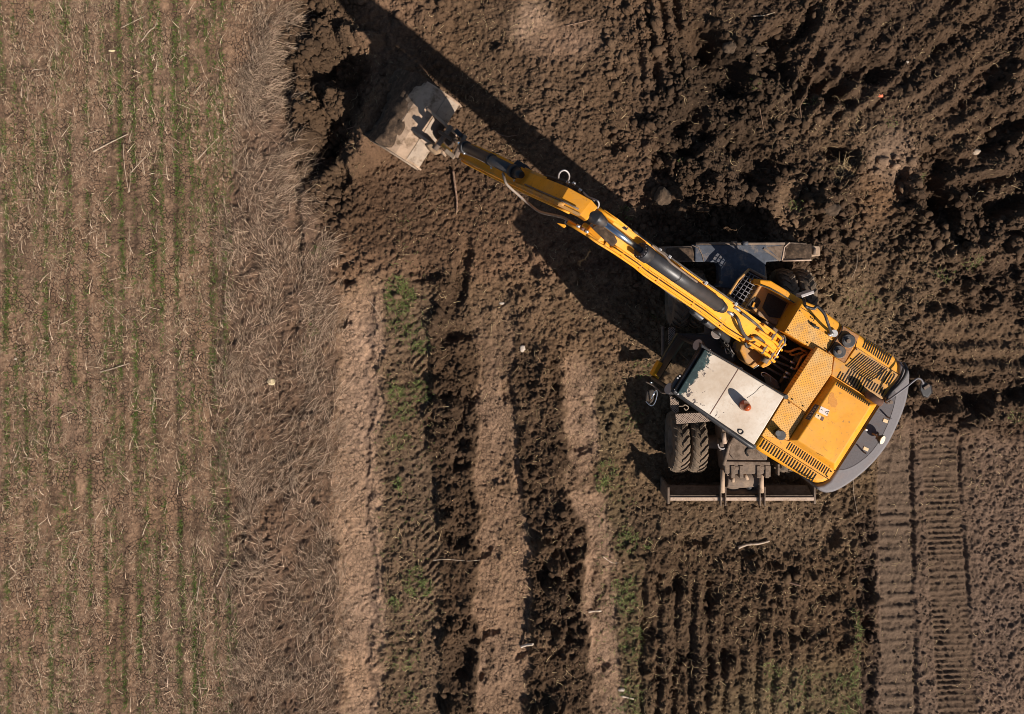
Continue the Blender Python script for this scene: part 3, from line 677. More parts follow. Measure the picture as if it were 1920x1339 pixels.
# loose clods
def clod_mesh(nc, sel, rmin, rmax, name, label, sub=2):
    bm = bmesh.new(); bmesh.ops.create_icosphere(bm, subdivisions=sub, radius=1); bv = np.array([v.co[:] for v in bm.verts], np.float32); bf = np.array([[v.index for v in f.verts] for f in bm.faces], np.int32); bm.free()
    xx, yy = sel(nc); n = len(xx); a, c = topx(xx, yy)
    r = (rmin * (rmax / rmin) ** (rng.random(n) ** 2.2)).astype(np.float32)
    ang = rng.uniform(0, 2 * np.pi, n); cs, sn = np.cos(ang)[:, None], np.sin(ang)[:, None]
    V = np.repeat(bv[None], n, 0); sd = rng.random((n, 1)) * 200
    nn = 1 + .5 * vn(V[..., 0] * 1.3 + sd, V[..., 1] * 1.3 + V[..., 2] * 1.7, 97) + .32 * vn(V[..., 0] * 3.1 + sd, V[..., 1] * 3 + V[..., 2] * 3.7, 98)
    V = V * nn[..., None] * np.stack([rng.uniform(.8, 1.35, n), rng.uniform(.7, 1.1, n), rng.uniform(.55, .85, n)], -1)[:, None]
    Vx = V[..., 0] * cs - V[..., 1] * sn; Vy = V[..., 0] * sn + V[..., 1] * cs
    z = gh(a, c)
    P_ = np.stack([a[:, None] + Vx * r[:, None], c[:, None] + Vy * r[:, None], z[:, None] + (V[..., 2] + .25) * r[:, None]], -1).astype(np.float32)
    F_ = (np.arange(n)[:, None, None] * len(bv) + bf[None]).reshape(-1, 3).astype(np.int32)
    me = bpy.data.meshes.new(name); me.vertices.add(n * len(bv)); me.vertices.foreach_set('co', P_.ravel())
    me.loops.add(F_.size); me.loops.foreach_set('vertex_index', F_.ravel()); me.polygons.add(len(F_)); me.polygons.foreach_set('loop_start', np.arange(len(F_), dtype=np.int32) * 3); me.update(calc_edges=True)
    j = np.clip(np.searchsorted(gy, c), 0, ny - 1); i = np.clip(np.searchsorted(gx, a), 0, nx - 1)
    cc = np.stack([R[j, i], Gc[j, i], B[j, i], np.ones(n)], -1) * np.append(rng.uniform(.8, 1.2, (n, 1)) * np.ones((1, 3)), np.ones((n, 1)), 1)
    ca = me.attributes.new('soil', 'FLOAT_COLOR', 'POINT'); ca.data.foreach_set('color', np.repeat(cc[:, None], len(bv), 1).astype(np.float32).ravel())
    me.materials.append(gm); o = bpy.data.objects.new(name, me); COL.objects.link(o); tag(o, label, 'soil clods', None, 'stuff')
def sel(nc):
    xx = rng.uniform(500, 1960, nc); yy = rng.uniform(-40, 1400, nc)
    xi = np.clip(np.searchsorted(gx, (xx - NX) / 100), 0, nx - 1); yi = np.clip(np.searchsorted(gy, (NY - yy) / 100), 0, ny - 1)
    k = (A1[yi, xi] > .15) & (A1[yi, xi] + .5 * vn(xx / 40, yy / 40, 99) > rng.uniform(0, 1.5, nc))
    return xx[k], yy[k]
clod_mesh(15000, sel, .016, .075, 'soil_clods', 'loose dark soil clods scattered over the dug ground')
def sel2(nc):
    xx = rng.uniform(500, 1960, nc); yy = rng.uniform(-40, 1400, nc)
    xi = np.clip(np.searchsorted(gx, (xx - NX) / 100), 0, nx - 1); yi = np.clip(np.searchsorted(gy, (NY - yy) / 100), 0, ny - 1)
    k = (A3[yi, xi] + .25 * vn(xx / 30, yy / 30, 98) > rng.uniform(.25, 1.2, nc))
    return xx[k], yy[k]
def sel3(nc):
    xx = rng.uniform(505, 720, nc); yy = rng.uniform(-30, 440, nc)
    k = (xx > strip_edge(yy) + 4) & (vn(xx / 28, yy / 28, 96) > rng.uniform(-.7, .5, nc)) & (xx < 640 + 60 * vn(yy / 60, yy * 0, 94) + 10)
    return xx[k], yy[k]
clod_mesh(3000, sel3, .02, .085, 'broken_clods', 'broken clods of dark soil along the dug edge beside the dry grass')
def sel4(nc):
    xx = rng.uniform(1130, 1950, nc); yy = rng.uniform(-30, 460, nc)
    k = (vn(xx / 50, yy / 50, 93) + .3 * (xx < 1540) - .45 * ((xx > 1600) & (yy < 260)) > rng.uniform(-.1, 1., nc))
    return xx[k], yy[k]
clod_mesh(7000, sel4, .02, .085, 'turned_clods', 'turned dark clods on the ploughed ground in the upper right')
clod_mesh(90000, sel2, .007, .026, 'soil_crumbs', 'small crumbs of soil covering the dug ground', 1)

# ================================================================== EXCAVATOR
ex = empty('excavator', tuple(ROOT))
tag(ex, 'yellow wheeled excavator with white cab roof and long boom reaching over the dug soil', 'excavator')
V3 = Vector
def part(name, mb, mat, bevel=0., seg=2, parent=None, label=None):
    o = mb.build(name, mat, parent or ex, bevel, seg)
    if label: o['label'] = label
    return o
def interp3(a, b, t): return tuple(a[i] + (b[i] - a[i]) * t for i in range(3))
def slots(k, a, b, n, d, w, z, skip=None, jit=0):
    """n louvre slots between centres a and b (zoom coords), half-length vector d, width w"""
    m = MB()
    ax = V3((b[0] - a[0], b[1] - a[1], 0)).normalized()
    for i in range(n):
        t = i / (n - 1); cx = a[0] + (b[0] - a[0]) * t; cy = a[1] + (b[1] - a[1]) * t
        sc = 1 if skip is None else skip(i, n)
        pts = [(cx - d[0] * sc - ax.x * w / 2, cy - d[1] * sc - ax.y * w / 2), (cx - d[0] * sc + ax.x * w / 2, cy - d[1] * sc + ax.y * w / 2),
               (cx + d[0] * sc + ax.x * w / 2, cy + d[1] * sc + ax.y * w / 2), (cx + d[0] * sc - ax.x * w / 2, cy + d[1] * sc - ax.y * w / 2)]
        m.prism(QS(k, pts, z), z - .01, z + .004)
    return m
def bolts(k, pts, z, parent=None, r=.012):
    for p in pts: part('bolt', MB().disc(Q(k, p[0], p[1], z), r, .012, 6), 'slot', parent=parent)

# ---- upper structure: deck and engine bay ---------------------------------------------------
body = [(60, 938), (110, 985), (330, 1118), (560, 1240), (625, 1243), (672, 1213), (1240, 345), (1240, 290), (1215, 215), (1060, 115), (900, 22), (805, -48), (560, -210), (400, -205), (120, 330), (312, 540), (180, 745)]
part('deck_frame', MB().prism(QS(3, [(60, 938), (330, 1110), (620, 1230), (1230, 330), (1050, 130), (560, -190)], 1.9) + QS(2, [(1010, 420), (640, 200), (515, 215), (330, 450), (300, 800)], 1.25) + QS(4, [(700, 300), (715, 262), (450, 700), (1205, 1225)], 3.0)[1:], 1.08, 1.27), 'black', .02)
rear = [(60, 938), (110, 985), (330, 1118), (560, 1240), (625, 1243), (672, 1213), (1240, 345), (1240, 290), (1215, 215), (1060, 115), (900, 22), (805, -48), (655, 175), (578, 130), (310, 540)]
eb = part('engine_bay', MB().prism(QS(3, rear, 1.97), 1.74, 1.97), 'yel', .085, 4)
part('engine_casing', MB().prism([(x - (x - ROOT.x - 1.3) * .03, y - (y + 2.9) * .03) for x, y in QS(3, rear, 1.97)], 1.28, 1.75), 'black', .03)
# panel joints on the deck
def strip(k, pts, w, z, h=.004):
    m = MB()
    for a, b in zip(pts[:-1], pts[1:]):
        d = V3((b[0] - a[0], b[1] - a[1], 0)).normalized(); n = V3((-d.y, d.x, 0)) * w / 2
        m.prism(QS(k, [(a[0] - n.x, a[1] - n.y), (b[0] - n.x, b[1] - n.y), (b[0] + n.x, b[1] + n.y), (a[0] + n.x, a[1] + n.y)], z), z - .01, z + h)
    return m
part('panel_joint', strip(3, [(118, 856), (400, 1040), (664, 1205)], 5, 1.971), 'slot', parent=eb)
part('panel_joint', strip(3, [(903, 40), (880, 130), (1060, 250), (1238, 358)], 5, 1.971), 'slot', parent=eb)
# rear shoulders with louvres
part('louvre', slots(3, (128, 915), (545, 1190), 21, (-19, 31), 9, 1.972), 'slot', parent=eb)
part('louvre', slots(3, (957, 100), (1158, 240), 13, (-17, 38), 9, 1.972), 'slot', parent=eb)
lp = part('louvre_panel', MB().prism(QS(3, [(120, 850), (340, 893), (412, 892), (712, 1140), (668, 1203)], 1.985), 1.96, 1.985), 'yel')
part('louvre', slots(3, (338, 930), (655, 1142), 19, (-16, 27), 8, 1.986), 'slot', parent=lp)
bolts(3, [(682, 1140), (650, 1180)], 1.986, parent=lp)
gp = part('grille_panel', MB().prism(QS(3, [(888, 135), (1235, 360), (1118, 545), (1058, 575), (740, 380), (690, 362), (712, 215), (795, 265)], 1.99), 1.96, 1.99), 'yel_dirty', .006)
m = MB()
for r in range(4):
    a0 = (905 - r * 28, 195 + r * 26); 
    s_ = slots(3, (a0[0], a0[1]), (a0[0] + 215 - 8 * r, a0[1] + 128), 14, (-17, 16), 7, 1.992); m.v += []; 
    o = len(m.v); m.v += s_.v; m.f += [tuple(i + o for i in f) for f in s_.f]; m.sm += s_.sm
part('mesh_slot', m, 'slot', parent=gp)
part('louvre', slots(3, (1075, 345), (1172, 405), 6, (-25, 42), 9, 1.992), 'slot', parent=gp)
part('louvre', slots(3, (820, 335), (1108, 500), 15, (-17, 29), 9, 1.992, skip=lambda i, n: .75 if i < 2 else 1), 'slot', parent=gp)
part('louvre', slots(3, (748, 358), (935, 475), 10, (-15, 27), 9, 1.992), 'slot', parent=gp)
bolts(3, [(845, 228), (808, 285), (1196, 355), (1150, 428), (1110, 487), (888, 150)], 1.992, parent=gp)
# tread plates
tp = part('tread_plate', MB().prism(QS(3, [(578, 134), (702, 208), (688, 352), (475, 658), (312, 540)], 2.06), 1.9, 2.06), 'yel_tread', .008)
part('tread_plate', MB().prism(QS(3, [(308, 546), (474, 662), (336, 888), (122, 850)], 2.0), 1.9, 2.0), 'yel_tread', .006)
bolts(3, [(368, 555), (455, 610)], 2.06, parent=tp)
bolts(3, [(345, 585)], 2.0)
# raised engine hood
lo = [(683, 366), (1062, 600), (718, 1140), (338, 890)]; hi = [(722, 412), (1030, 612), (712, 1085), (412, 888)]
hi = [(724, 412), (1012, 606), (714, 1082), (412, 886)]
hood = part('engine_hood', MB().loft([[(*p, 1.985) for p in QS(3, lo, 2.0)], [(*p, 2.13) for p in QS(3, hi, 2.13)]]), 'yel', .02, 3)
part('louvre', slots(3, (733, 432), (992, 597), 18, (-7, 12), 8, 2.131), 'slot', parent=hood)
def on_top(pts, z0, z1): return MB().prism(QS(3, pts, z1), z0, z1)
lb = part('warning_label', on_top([(602, 612), (672, 645), (652, 694), (582, 660)], 2.128, 2.134), 'white', parent=hood, label='white warning label with triangle')
part('warning_triangle', strip(3, [(634, 660), (664, 652), (652, 680), (634, 660)], 3, 2.135, .002), 'slot', parent=hood)
part('warning_mark', strip(3, [(600, 636), (618, 646)], 4, 2.135, .002), 'slot', parent=hood)
part('warning_label', on_top([(566, 670), (606, 692), (592, 722), (550, 698)], 2.128, 2.134), 'cream', parent=hood, label='small cream label beside dark patch')
part('warning_mark', strip(3, [(576, 688), (586, 692)], 10, 2.135, .002), 'slot', parent=hood)
part('warning_patch', on_top([(606, 692), (630, 706), (616, 734), (592, 722)], 2.128, 2.134), 'brown', parent=hood)
# nameplate on the front slope of the hood
def slope(t, s):      # t along the front edge (0 upper right .. 1 lower left), s up the slope
    a = V3(Q(3, *lo[0], 2.0)).lerp(V3(Q(3, *lo[3], 2.0)), t); a.z = 1.985
    b = V3(Q(3, *hi[0], 2.13)).lerp(V3(Q(3, *hi[3], 2.13)), t)
    return a.lerp(b, s)
nrm = (slope(1, 0) - slope(0, 0)).cross(slope(0, 1) - slope(0, 0)).normalized()
if nrm.dot(UAX) > 0: nrm = -nrm
part('nameplate', MB().loft([[slope(t, s) - nrm * .01 for t, s in ((.42, .35), (.66, .35), (.66, .9), (.42, .9))], [slope(t, s) + nrm * .004 for t, s in ((.42, .35), (.66, .35), (.66, .9), (.42, .9))]]), 'grey_dk', parent=hood, label='dark worn nameplate on the hood front')
m = MB()
for i in range(5):
    t = .45 + i * .043
    for (ta, sa, tb, sb) in ((t, .5, t + .012, .78), (t + .024, .5, t + .012, .78)):
        m.tube([slope(ta, sa) + nrm * .006, slope(tb, sb) + nrm * .006], .005, 4, False)
part('nameplate_mark', m, 'lens', parent=hood)
# oil stain is in the paint; hood handle scratch
part('scratch', strip(3, [(570, 993), (622, 1018)], 2, 2.131, .001), 'slot', parent=hood)
M['stain'] = mat_simple('oil_stained_yellow', (.56, .22, .015), .4, var=.15)
part('oil_stain', on_top([(686, 498), (708, 506), (712, 540), (728, 556), (738, 596), (716, 624), (690, 618), (664, 590), (662, 548), (672, 520)], 2.128, 2.1315), 'stain', parent=hood)
# exhaust
ep = part('exhaust_pipe', MB().tube(smooth_path([Q(3, 985, 520, 1.98), Q(3, 985, 520, 2.12), Q(3, 1005, 530, 2.22), Q(3, 1052, 565, 2.28), Q(3, 1092, 588, 2.29)], 5), .058, 16), 'brown')
part('exhaust_mouth', MB().tube([Q(3, 1087, 585, 2.289), Q(3, 1094, 589, 2.290)], .05, 16), 'slot', parent=ep)
fc = part('oil_cap', MB().disc(Q(3, 253, 830, 2.0), .078, .16, 28), 'black', .008)
part('cap_grip', MB().disc(Q(3, 253, 830, 2.16), .045, .02, 20), 'blackgloss', parent=fc)
# fuel / hydraulic cap block
cb = part('cap_block', MB().prism(QS(2, [(1468, 675), (1655, 792), (1483, 1100), (1296, 975)], 1.99), 1.9, 1.99), 'capdirt', .008)
for (x, y, r) in ((1510, 842, .112), (1405, 965, .106)):
    c = part('filler_cap', MB().disc(Q(2, x, y, 1.98), r, .075, 32), 'black', .012)
    part('cap_knob', MB().disc(Q(2, x + 6, y + 3, 2.05), .035, .05, 16), 'steel', .006, parent=c)
    part('cap_ring', MB().disc(Q(2, x + 3, y + 2, 2.05), .062, .014, 24), 'blackgloss', parent=c)
part('panel_joint', strip(2, [(1466, 668), (1450, 740), (1290, 980)], 8, 1.991), 'slot')
# right-hand tank with tread plate
tank = [(790, 742), (958, 465), (1005, 385), (1165, 448), (1466, 668), (1294, 975), (1140, 965)]
tk = part('tank', MB().prism(QS(2, tank, 1.95), 1.28, 1.95), 'yel', .035, 3)
t2 = part('tread_plate', MB().prism(QS(2, [(802, 742), (958, 482), (1115, 652), (1352, 832), (1284, 960), (1142, 956)], 1.965), 1.9, 1.965), 'yel_tread', .005)
bolts(2, [(838, 728), (972, 505), (1058, 868), (1320, 845), (1262, 936), (1112, 590)], 1.966, parent=t2)
part('panel_joint', strip(2, [(990, 470), (1120, 550), (1145, 575), (1130, 620)], 6, 1.951), 'slot', parent=tk)
part('panel_joint', strip(2, [(1110, 655), (1352, 835)], 6, 1.951), 'slot', parent=tk)
# front right step box
part('step_box', MB().prism(QS(2, [(345, 472), (515, 205), (640, 250), (958, 467), (790, 742), (700, 690), (560, 590)], 1.48), 1.1, 1.48), 'yel_dirty', .02)
part('step_wall', MB().prism(QS(2, [(516, 150), (640, 160), (1010, 382), (962, 462), (640, 252), (512, 208)], 1.78), 1.2, 1.78), 'yel', .02)
part('step_plate', MB().prism(QS(2, [(612, 300), (660, 318), (835, 402), (745, 590), (620, 572), (545, 470)], 1.495), 1.46, 1.495), 'stepblack', .005)
part('soil_on_step', MB().prism(QS(2, [(505, 500), (560, 520), (650, 590), (722, 600), (722, 682), (640, 640), (560, 575), (480, 560)], 1.51), 1.45, 1.51), 'redsoil', .02)
part('soil_on_step', MB().prism(QS(2, [(650, 272), (760, 340), (845, 395), (835, 430), (740, 370), (640, 312)], 1.50), 1.45, 1.50), 'redsoil', .02)
part('rubber_pad', MB().prism(QS(2, [(420, 380), (465, 342), (510, 360), (528, 400), (500, 455), (455, 490), (400, 488), (372, 450)], 1.49), 1.46, 1.49), 'stepblack', .005)
part('latch', strip(2, [(430, 460), (455, 410)], 22, 1.495, .02), 'yel')
part('rail_rod', strip(2, [(515, 208), (640, 255), (760, 320), (905, 412)], 12, 1.79, .02), 'black')
# front grille cage
gr = part('grille_floor', MB().prism(QS(2, [(155, 335), (395, 35), (440, 45), (560, 115), (512, 208), (345, 470)], 1.2), 1.1, 1.2), 'slot')
m = MB()
A, B_, C_, D_ = (165, 340), (375, 62), (530, 142), (350, 458)
for i in range(5):
    t = i / 4
    a = (A[0] + (D_[0] - A[0]) * t, A[1] + (D_[1] - A[1]) * t); b = (B_[0] + (C_[0] - B_[0]) * t, B_[1] + (C_[1] - B_[1]) * t)
    m.tube([Q(2, *a, 1.42), Q(2, *b, 1.42)], .008, 6)
for i in range(8):
    t = i / 7
    a = (A[0] + (B_[0] - A[0]) * t, A[1] + (B_[1] - A[1]) * t); b = (D_[0] + (C_[0] - D_[0]) * t, D_[1] + (C_[1] - D_[1]) * t)
    m.tube([Q(2, *a, 1.425), Q(2, *b, 1.425)], .008, 6)
part('step_grille', m, 'grid')
part('grille_frame', MB().tube([Q(2, 150, 335, 1.42), Q(2, 270, 150, 1.42), Q(2, 395, 28, 1.42)], .022, 8), 'yel_dirty')
part('grille_frame', MB().tube([Q(2, 395, 28, 1.42), Q(2, 450, 60, 1.42), Q(2, 590, 135, 1.42)], .024, 8), 'steel')
# handrail and right mirror bracket
part('handrail', MB().tube(QP(2, [(1020, 385, 2.0), (1030, 440, 2.28), (1060, 462, 2.3), (1130, 480, 2.3), (1165, 455, 2.3), (1200, 480, 2.3), (1255, 545, 2.3), (1290, 640, 2.28), (1325, 740, 2.1), (1345, 765, 1.96)]), .024, 10), 'black')
part('rail_foot', MB().disc(Q(2, 1350, 758, 1.95), .06, .05, 20), 'silver')
part('rail_foot', MB().tube([Q(2, 1290, 770, 1.98), Q(2, 1330, 792, 1.98)], .02, 8), 'silver')
part('handrail', MB().tube([Q(2, 1095, 640, 1.99), Q(2, 1130, 680, 2.0), Q(2, 1190, 705, 2.0)], .02, 8), 'black')
mr = part('mirror_bracket', MB().tube([Q(2, 1030, 380, 1.98), Q(2, 1018, 330, 2.2), Q(2, 1010, 300, 2.25)], .014, 8), 'black')
part('mirror', MB().box(Q(2, 1030, 308, 2.28), V3((.10, .035, 0)), V3((-.008, .022, 0)), V3((0, 0, .12))), 'lens', .006, parent=mr)
# counterweight
cw = [(1238, 352), (1240, 290), (1232, 245), (1275, 262), (1308, 300), (1326, 360), (1320, 460), (1295, 590), (1240, 740), (1150, 920), (1030, 1075), (885, 1205), (745, 1295), (650, 1318), (585, 1295), (560, 1262), (625, 1248), (672, 1216)]
def curve2(pts, n=4):
    c = smooth_path([(x, y, 0) for x, y in pts], n); return [(p.x, p.y) for p in c]
cwp = cw[:3] + curve2(cw[3:15], 4) + cw[15:]
part('counterweight', MB().prism(QS(3, cwp, 1.9), .95, 1.9), 'grey', .10, 5)
inner = [(1180, 450), (1205, 500), (1205, 560), (1180, 660), (1130, 790), (1060, 920), (980, 1015), (880, 1090), (800, 1125), (745, 1130), (728, 1145), (1078, 608)]
ci = part('counterweight_top', MB().prism(QS(3, curve2(inner[:10], 3) + inner[10:], 1.912), 1.85, 1.912), 'grey_dk', .008)
part('cast_seam', strip(3, curve2(inner[:10], 3), 3.0, 1.913), 'grey', parent=ci)
part('cast_seam', strip(3, [(1050, 650), (1185, 720)], 3, 1.914), 'grey', parent=ci)
part('cast_seam', strip(3, [(880, 925), (1000, 1010)], 3, 1.914), 'grey', parent=ci)
for (x, y) in ((1172, 712), (978, 998)):
    e = part('lifting_eye', MB().prism(QS(3, [(x - 14, y - 8), (x + 4, y - 4), (x + 6, y + 6), (x - 6, y + 8)], 2.05), 1.9, 2.05), 'grey_dk', .006)
part('reflector_pad', on_top([(1112, 712), (1148, 726), (1140, 752), (1104, 738)], 1.91, 1.922), 'cream')
part('reflector_pad', on_top([(952, 938), (990, 956), (982, 980), (944, 962)], 1.91, 1.922), 'cream')
# rear work lamp
wl_ = part('work_lamp', MB().tube([Q(3, 1062, 866, 2.03), Q(3, 1084, 878, 2.04), Q(3, 1098, 885, 2.06)], [.04, .072, .078], 20), 'black')
part('lamp_lens', MB().tube([Q(3, 1097, 884.5, 2.058), Q(3, 1103, 887.5, 2.068)], .070, 20), 'lenslit', parent=wl_)
part('lamp_bracket', MB().tube([Q(3, 1020, 835, 1.92), Q(3, 1050, 850, 2.0), Q(3, 1080, 878, 2.06)], .016, 8).tube([Q(3, 1070, 830, 1.92), Q(3, 1048, 875, 1.98)], .014, 8), 'steel', parent=wl_)
part('lamp_plug', MB().disc(Q(3, 960, 800, 1.91), .018, .05, 10), 'silver')
# rear tube bracket and mirror
part('rear_rail', MB().tube(QP(3, [(1130, 565, 1.95), (1140, 540, 2.05), (1170, 500, 2.03), (1230, 440, 2.03), (1280, 370, 2.03), (1296, 310, 2.02), (1270, 262, 1.95)]), .024, 10), 'black')
part('rear_rail', MB().tube(QP(3, [(1120, 545, 2.0), (1170, 475, 2.0), (1240, 385, 2.0), (1275, 290, 2.0)]), .018, 10), 'black')
ma = part('rear_mirror_arm', MB().tube(QP(3, [(1128, 575, 2.0), (1180, 540, 2.14), (1290, 460, 2.2), (1350, 410, 2.22), (1385, 388, 2.22), (1415, 398, 2.18), (1430, 430, 2.1)]), .014, 8), 'grid')
part('rear_mirror', MB().loft([[Q(3, x, y, 1.95) for x, y in [(1412, 392), (1500, 440), (1508, 500), (1468, 552), (1420, 535), (1398, 480)]], [Q(3, x, y, 2.03) for x, y in [(1418, 402), (1492, 446), (1498, 498), (1466, 540), (1426, 524), (1406, 478)]]]), 'black', .01, parent=ma)
part('rear_mirror_mount', MB().box(Q(3, 1455, 455, 2.04), V3((.045, .03, 0)), V3((-.01, .02, 0)), V3((0, 0, .02))), 'steel', .004, parent=ma)
part('arm_joint', MB().disc(Q(3, 1148, 570, 1.93), .03, .1, 12).disc(Q(3, 1130, 578, 1.93), .022, .09, 12), 'steel', parent=ma)

# ---- swing centre: pipes and hoses ----------------------------------------------------------
part('swing_well', MB().prism(QS(9, [(-560, 1000), (-150, 430), (560, 120), (1110, 640), (700, 1400), (350, 1420)], 1.3), 1.1, 1.3), 'slot')
for a, b, c, zz in (((440, 720), (680, 862), (785, 915), 1.62), ((400, 865), (690, 985), (768, 1030), 1.66), ((355, 925), (580, 1082), (700, 1145), 1.62), ((210, 1000), (540, 1178), (655, 1222), 1.60)):
    h = part('hydraulic_hose', MB().tube(QP(9, [(a[0] - 60, a[1] - 60, zz - .1), (a[0], a[1], zz), (b[0], b[1], zz)]), .019, 10), 'rubber')
    part('hose_fitting', MB().tube([Q(9, *b, zz), Q(9, *c, zz)], .021, 10), 'silver', parent=h)
for path in ([(570, 640, 1.5), (640, 665, 1.6), (710, 655, 1.66), (800, 615, 1.7), (900, 600, 1.7), (960, 640, 1.7), (1095, 695, 1.66)], [(680, 705, 1.55), (740, 735, 1.58), (820, 720, 1.58), (960, 682, 1.6)],
             [(768, 1030, 1.66), (810, 1025, 1.68), (845, 950, 1.68), (890, 860, 1.7), (930, 780, 1.7), (990, 735, 1.7), (1075, 700, 1.68)], [(670, 1135, 1.62), (712, 1150, 1.6), (740, 1200, 1.5)]):
    part('hydraulic_pipe', MB().tube(QP(9, path), .020, 10), 'orange_pipe')
part('valve_block', MB().box(Q(9, 905, 840, 1.45), V3((.06, -.03, 0)), V3((.03, .06, 0)), V3((0, 0, .15))), 'steel', .01)
part('valve_block', MB().box(Q(9, 640, 1290, 1.35), V3((.1, -.06, 0)), V3((.05, .08, 0)), V3((0, 0, .08))), 'steel', .01)
part('swing_cover', MB().loft([[Q(9, x, y, 1.35) for x, y in [(100, 1130), (230, 1130), (400, 1250), (540, 1480), (380, 1500), (180, 1340)]], [Q(9, x, y, 1.5) for x, y in [(240, 1170), (330, 1210), (430, 1300), (480, 1440), (400, 1430), (280, 1310)]]]), 'steel', .01)
part('bent_rod', MB().tube(QP(9, [(130, 1190, 1.6), (90, 1150, 1.62), (90, 1110, 1.62), (140, 1100, 1.62), (240, 1150, 1.6), (420, 1290, 1.55)]), .008, 8), 'silver')
part('bent_rod', MB().tube(QP(9, [(265, 1190, 1.55), (285, 1280, 1.5), (300, 1350, 1.45)]), .006, 8), 'silver')
# clutter between boom and cab: hoses, filter, rotary joint
for i in range(9):
    a = random.uniform(900, 1010); c_ = random.uniform(190, 270)
    part('loose_hose', MB().tube(QP(4, [(a - 30, c_ - 40, 1.25), (a, c_, 1.45), (a + random.uniform(-40, 40), c_ + random.uniform(10, 60), 1.5), (a + random.uniform(0, 60), c_ + random.uniform(30, 80), 1.35)], 4), .012, 8), 'rubber' if i % 3 else 'silver')
part('filter_can', MB().tube([Q(4, 1010, 240, 1.45), Q(4, 1065, 285, 1.5)], .055, 16), 'steel', .008)
part('side_mount', MB().box(Q(2, 640, 690, 1.4), V3((.14, -.09, 0)), V3((.02, .03, 0)), V3((0, 0, .12))).box(Q(2, 690, 730, 1.5), V3((.07, -.04, 0)), V3((.015, .03, 0)), V3((0, 0, .1))), 'steel', .01)

# ---- boom ------------------------------------------------------------------------------------
# stations along the boom: (zoom, left edge, right edge, z top, depth)
st = [(9, (300, 850), (540, 470), 2.15, .42), (9, (140, 700), (400, 300), 2.35, .55), (6, (800, 1075), (1010, 880), 2.85, .60), (6, (560, 890), (760, 700), 3.15, .60), (6, (230, 665), (440, 480), 3.5, .56),
      (6, (-60, 470), (120, 250), 3.78, .50), (8, (1300, 1045), (1500, 905), 3.98, .46), (8, (1110, 915), (1300, 760), 4.10, .42), (8, (960, 822), (1130, 625), 4.16, .38), (8, (850, 742), (1015, 548), 4.14, .36)]
def top_pt(s, side): return V3(Q(s[0], *(s[1] if side == 0 else s[2]), s[3]))
def boom_pt(i, v, dz=0.):
    """point on the boom top: i = fractional station, v = 0 left .. 1 right"""
    k = min(int(i), len(st) - 2); t = i - k
    return top_pt(st[k], 0).lerp(top_pt(st[k], 1), v).lerp(top_pt(st[k + 1], 0).lerp(top_pt(st[k + 1], 1), v), t) + V3((0, 0, dz))
rings = []
for s in st:
    a, b = top_pt(s, 0), top_pt(s, 1)
    rings.append([a, b, b - V3((0, 0, s[4])), a - V3((0, 0, s[4]))])
boom = part('boom', MB().loft(rings), 'yel_boom', .012, 2)
# edge flanges of the boom (welded plates standing proud)
for v, w in ((0.0, .011), (1.0, .010)):
    m = MB(); rs = []
    for i in range(0, len(st)):
        a = boom_pt(min(i, len(st) - 1.001), v, .0)
        rs.append([a + VAX * w + V3((0, 0, .016)), a - VAX * w + V3((0, 0, .016)), a - VAX * w - V3((0, 0, .03)), a + VAX * w - V3((0, 0, .03))])
    part('boom_flange', m.loft(rs), 'yel', parent=boom)
# boom foot: side cheeks, clamps, shims
for v, s in ((.04, 1), (.30, 1), (.68, 1), (.98, 1)):
    p = [boom_pt(1.5, v, .07), boom_pt(.9, v, .07), boom_pt(.3, v, .05), boom_pt(0, v, .0), boom_pt(0, v, -.1) + UAX * .08]
    part('pipe_run', MB().tube(smooth_path(p, 4), .024, 10), 'yel', parent=boom)
for i, v in ((1.1, .14), (1.1, .84), (.45, .14), (.45, .84)):
    part('pipe_clamp', MB().box(boom_pt(i, v, .07), VAX * .075, UAX * .022, V3((0, 0, .03))), 'steel', .005, parent=boom)
part('grease_line', MB().tube(smooth_path([Q(9, 290, 890, 2.1), Q(9, 400, 740, 2.2), Q(9, 480, 600, 2.22), Q(9, 560, 500, 2.2), Q(9, 585, 400, 2.15), Q(9, 550, 330, 2.1)], 5), .013, 8), 'silver')
part('boom_foot', MB().prism(QS(9, [(70, 960), (240, 800), (330, 880), (240, 960), (120, 1010)], 1.95), 1.5, 1.95), 'yel', .015)
part('boom_foot', MB().prism(QS(9, [(510, 360), (560, 310), (595, 345), (550, 400)], 2.0), 1.5, 2.0), 'yel', .01)
part('foot_pin', MB().tube([boom_pt(.15, -.25, -.2), boom_pt(.15, 1.25, -.2)], .06, 16), 'steel')
# curved side bracket next to the cab
part('boom_bracket', MB().prism(QS(2, [(285, 955), (300, 895), (345, 870), (420, 900), (600, 1055), (560, 1100), (440, 1165), (350, 1090)], 1.75), 1.3, 1.75), 'yel_dirty', .03, 3)
part('boom_bracket', MB().prism(QS(2, [(700, 770), (800, 790), (770, 860), (740, 830)], 1.6), 1.3, 1.6), 'yel', .01)
part('bracket_rod', MB().tube([Q(2, 440, 1165, 1.8), Q(2, 560, 1085, 1.82)], .012, 8), 'silver')
# lift cylinders below the boom
for v in (-.18, 1.18):
    a = boom_pt(1.2, v, -.75); a = V3((a.x, a.y, 1.45)) - UAX * .1; b = boom_pt(4.2, .5 + (v - .5) * .62, -.5)
    mid_ = a.lerp(b, .58)
    lc = part('lift_cylinder', MB().tube([a, mid_], .062, 16), 'blackgloss')
    part('cylinder_rod', MB().tube([mid_, b], .036, 12), 'chrome', parent=lc)
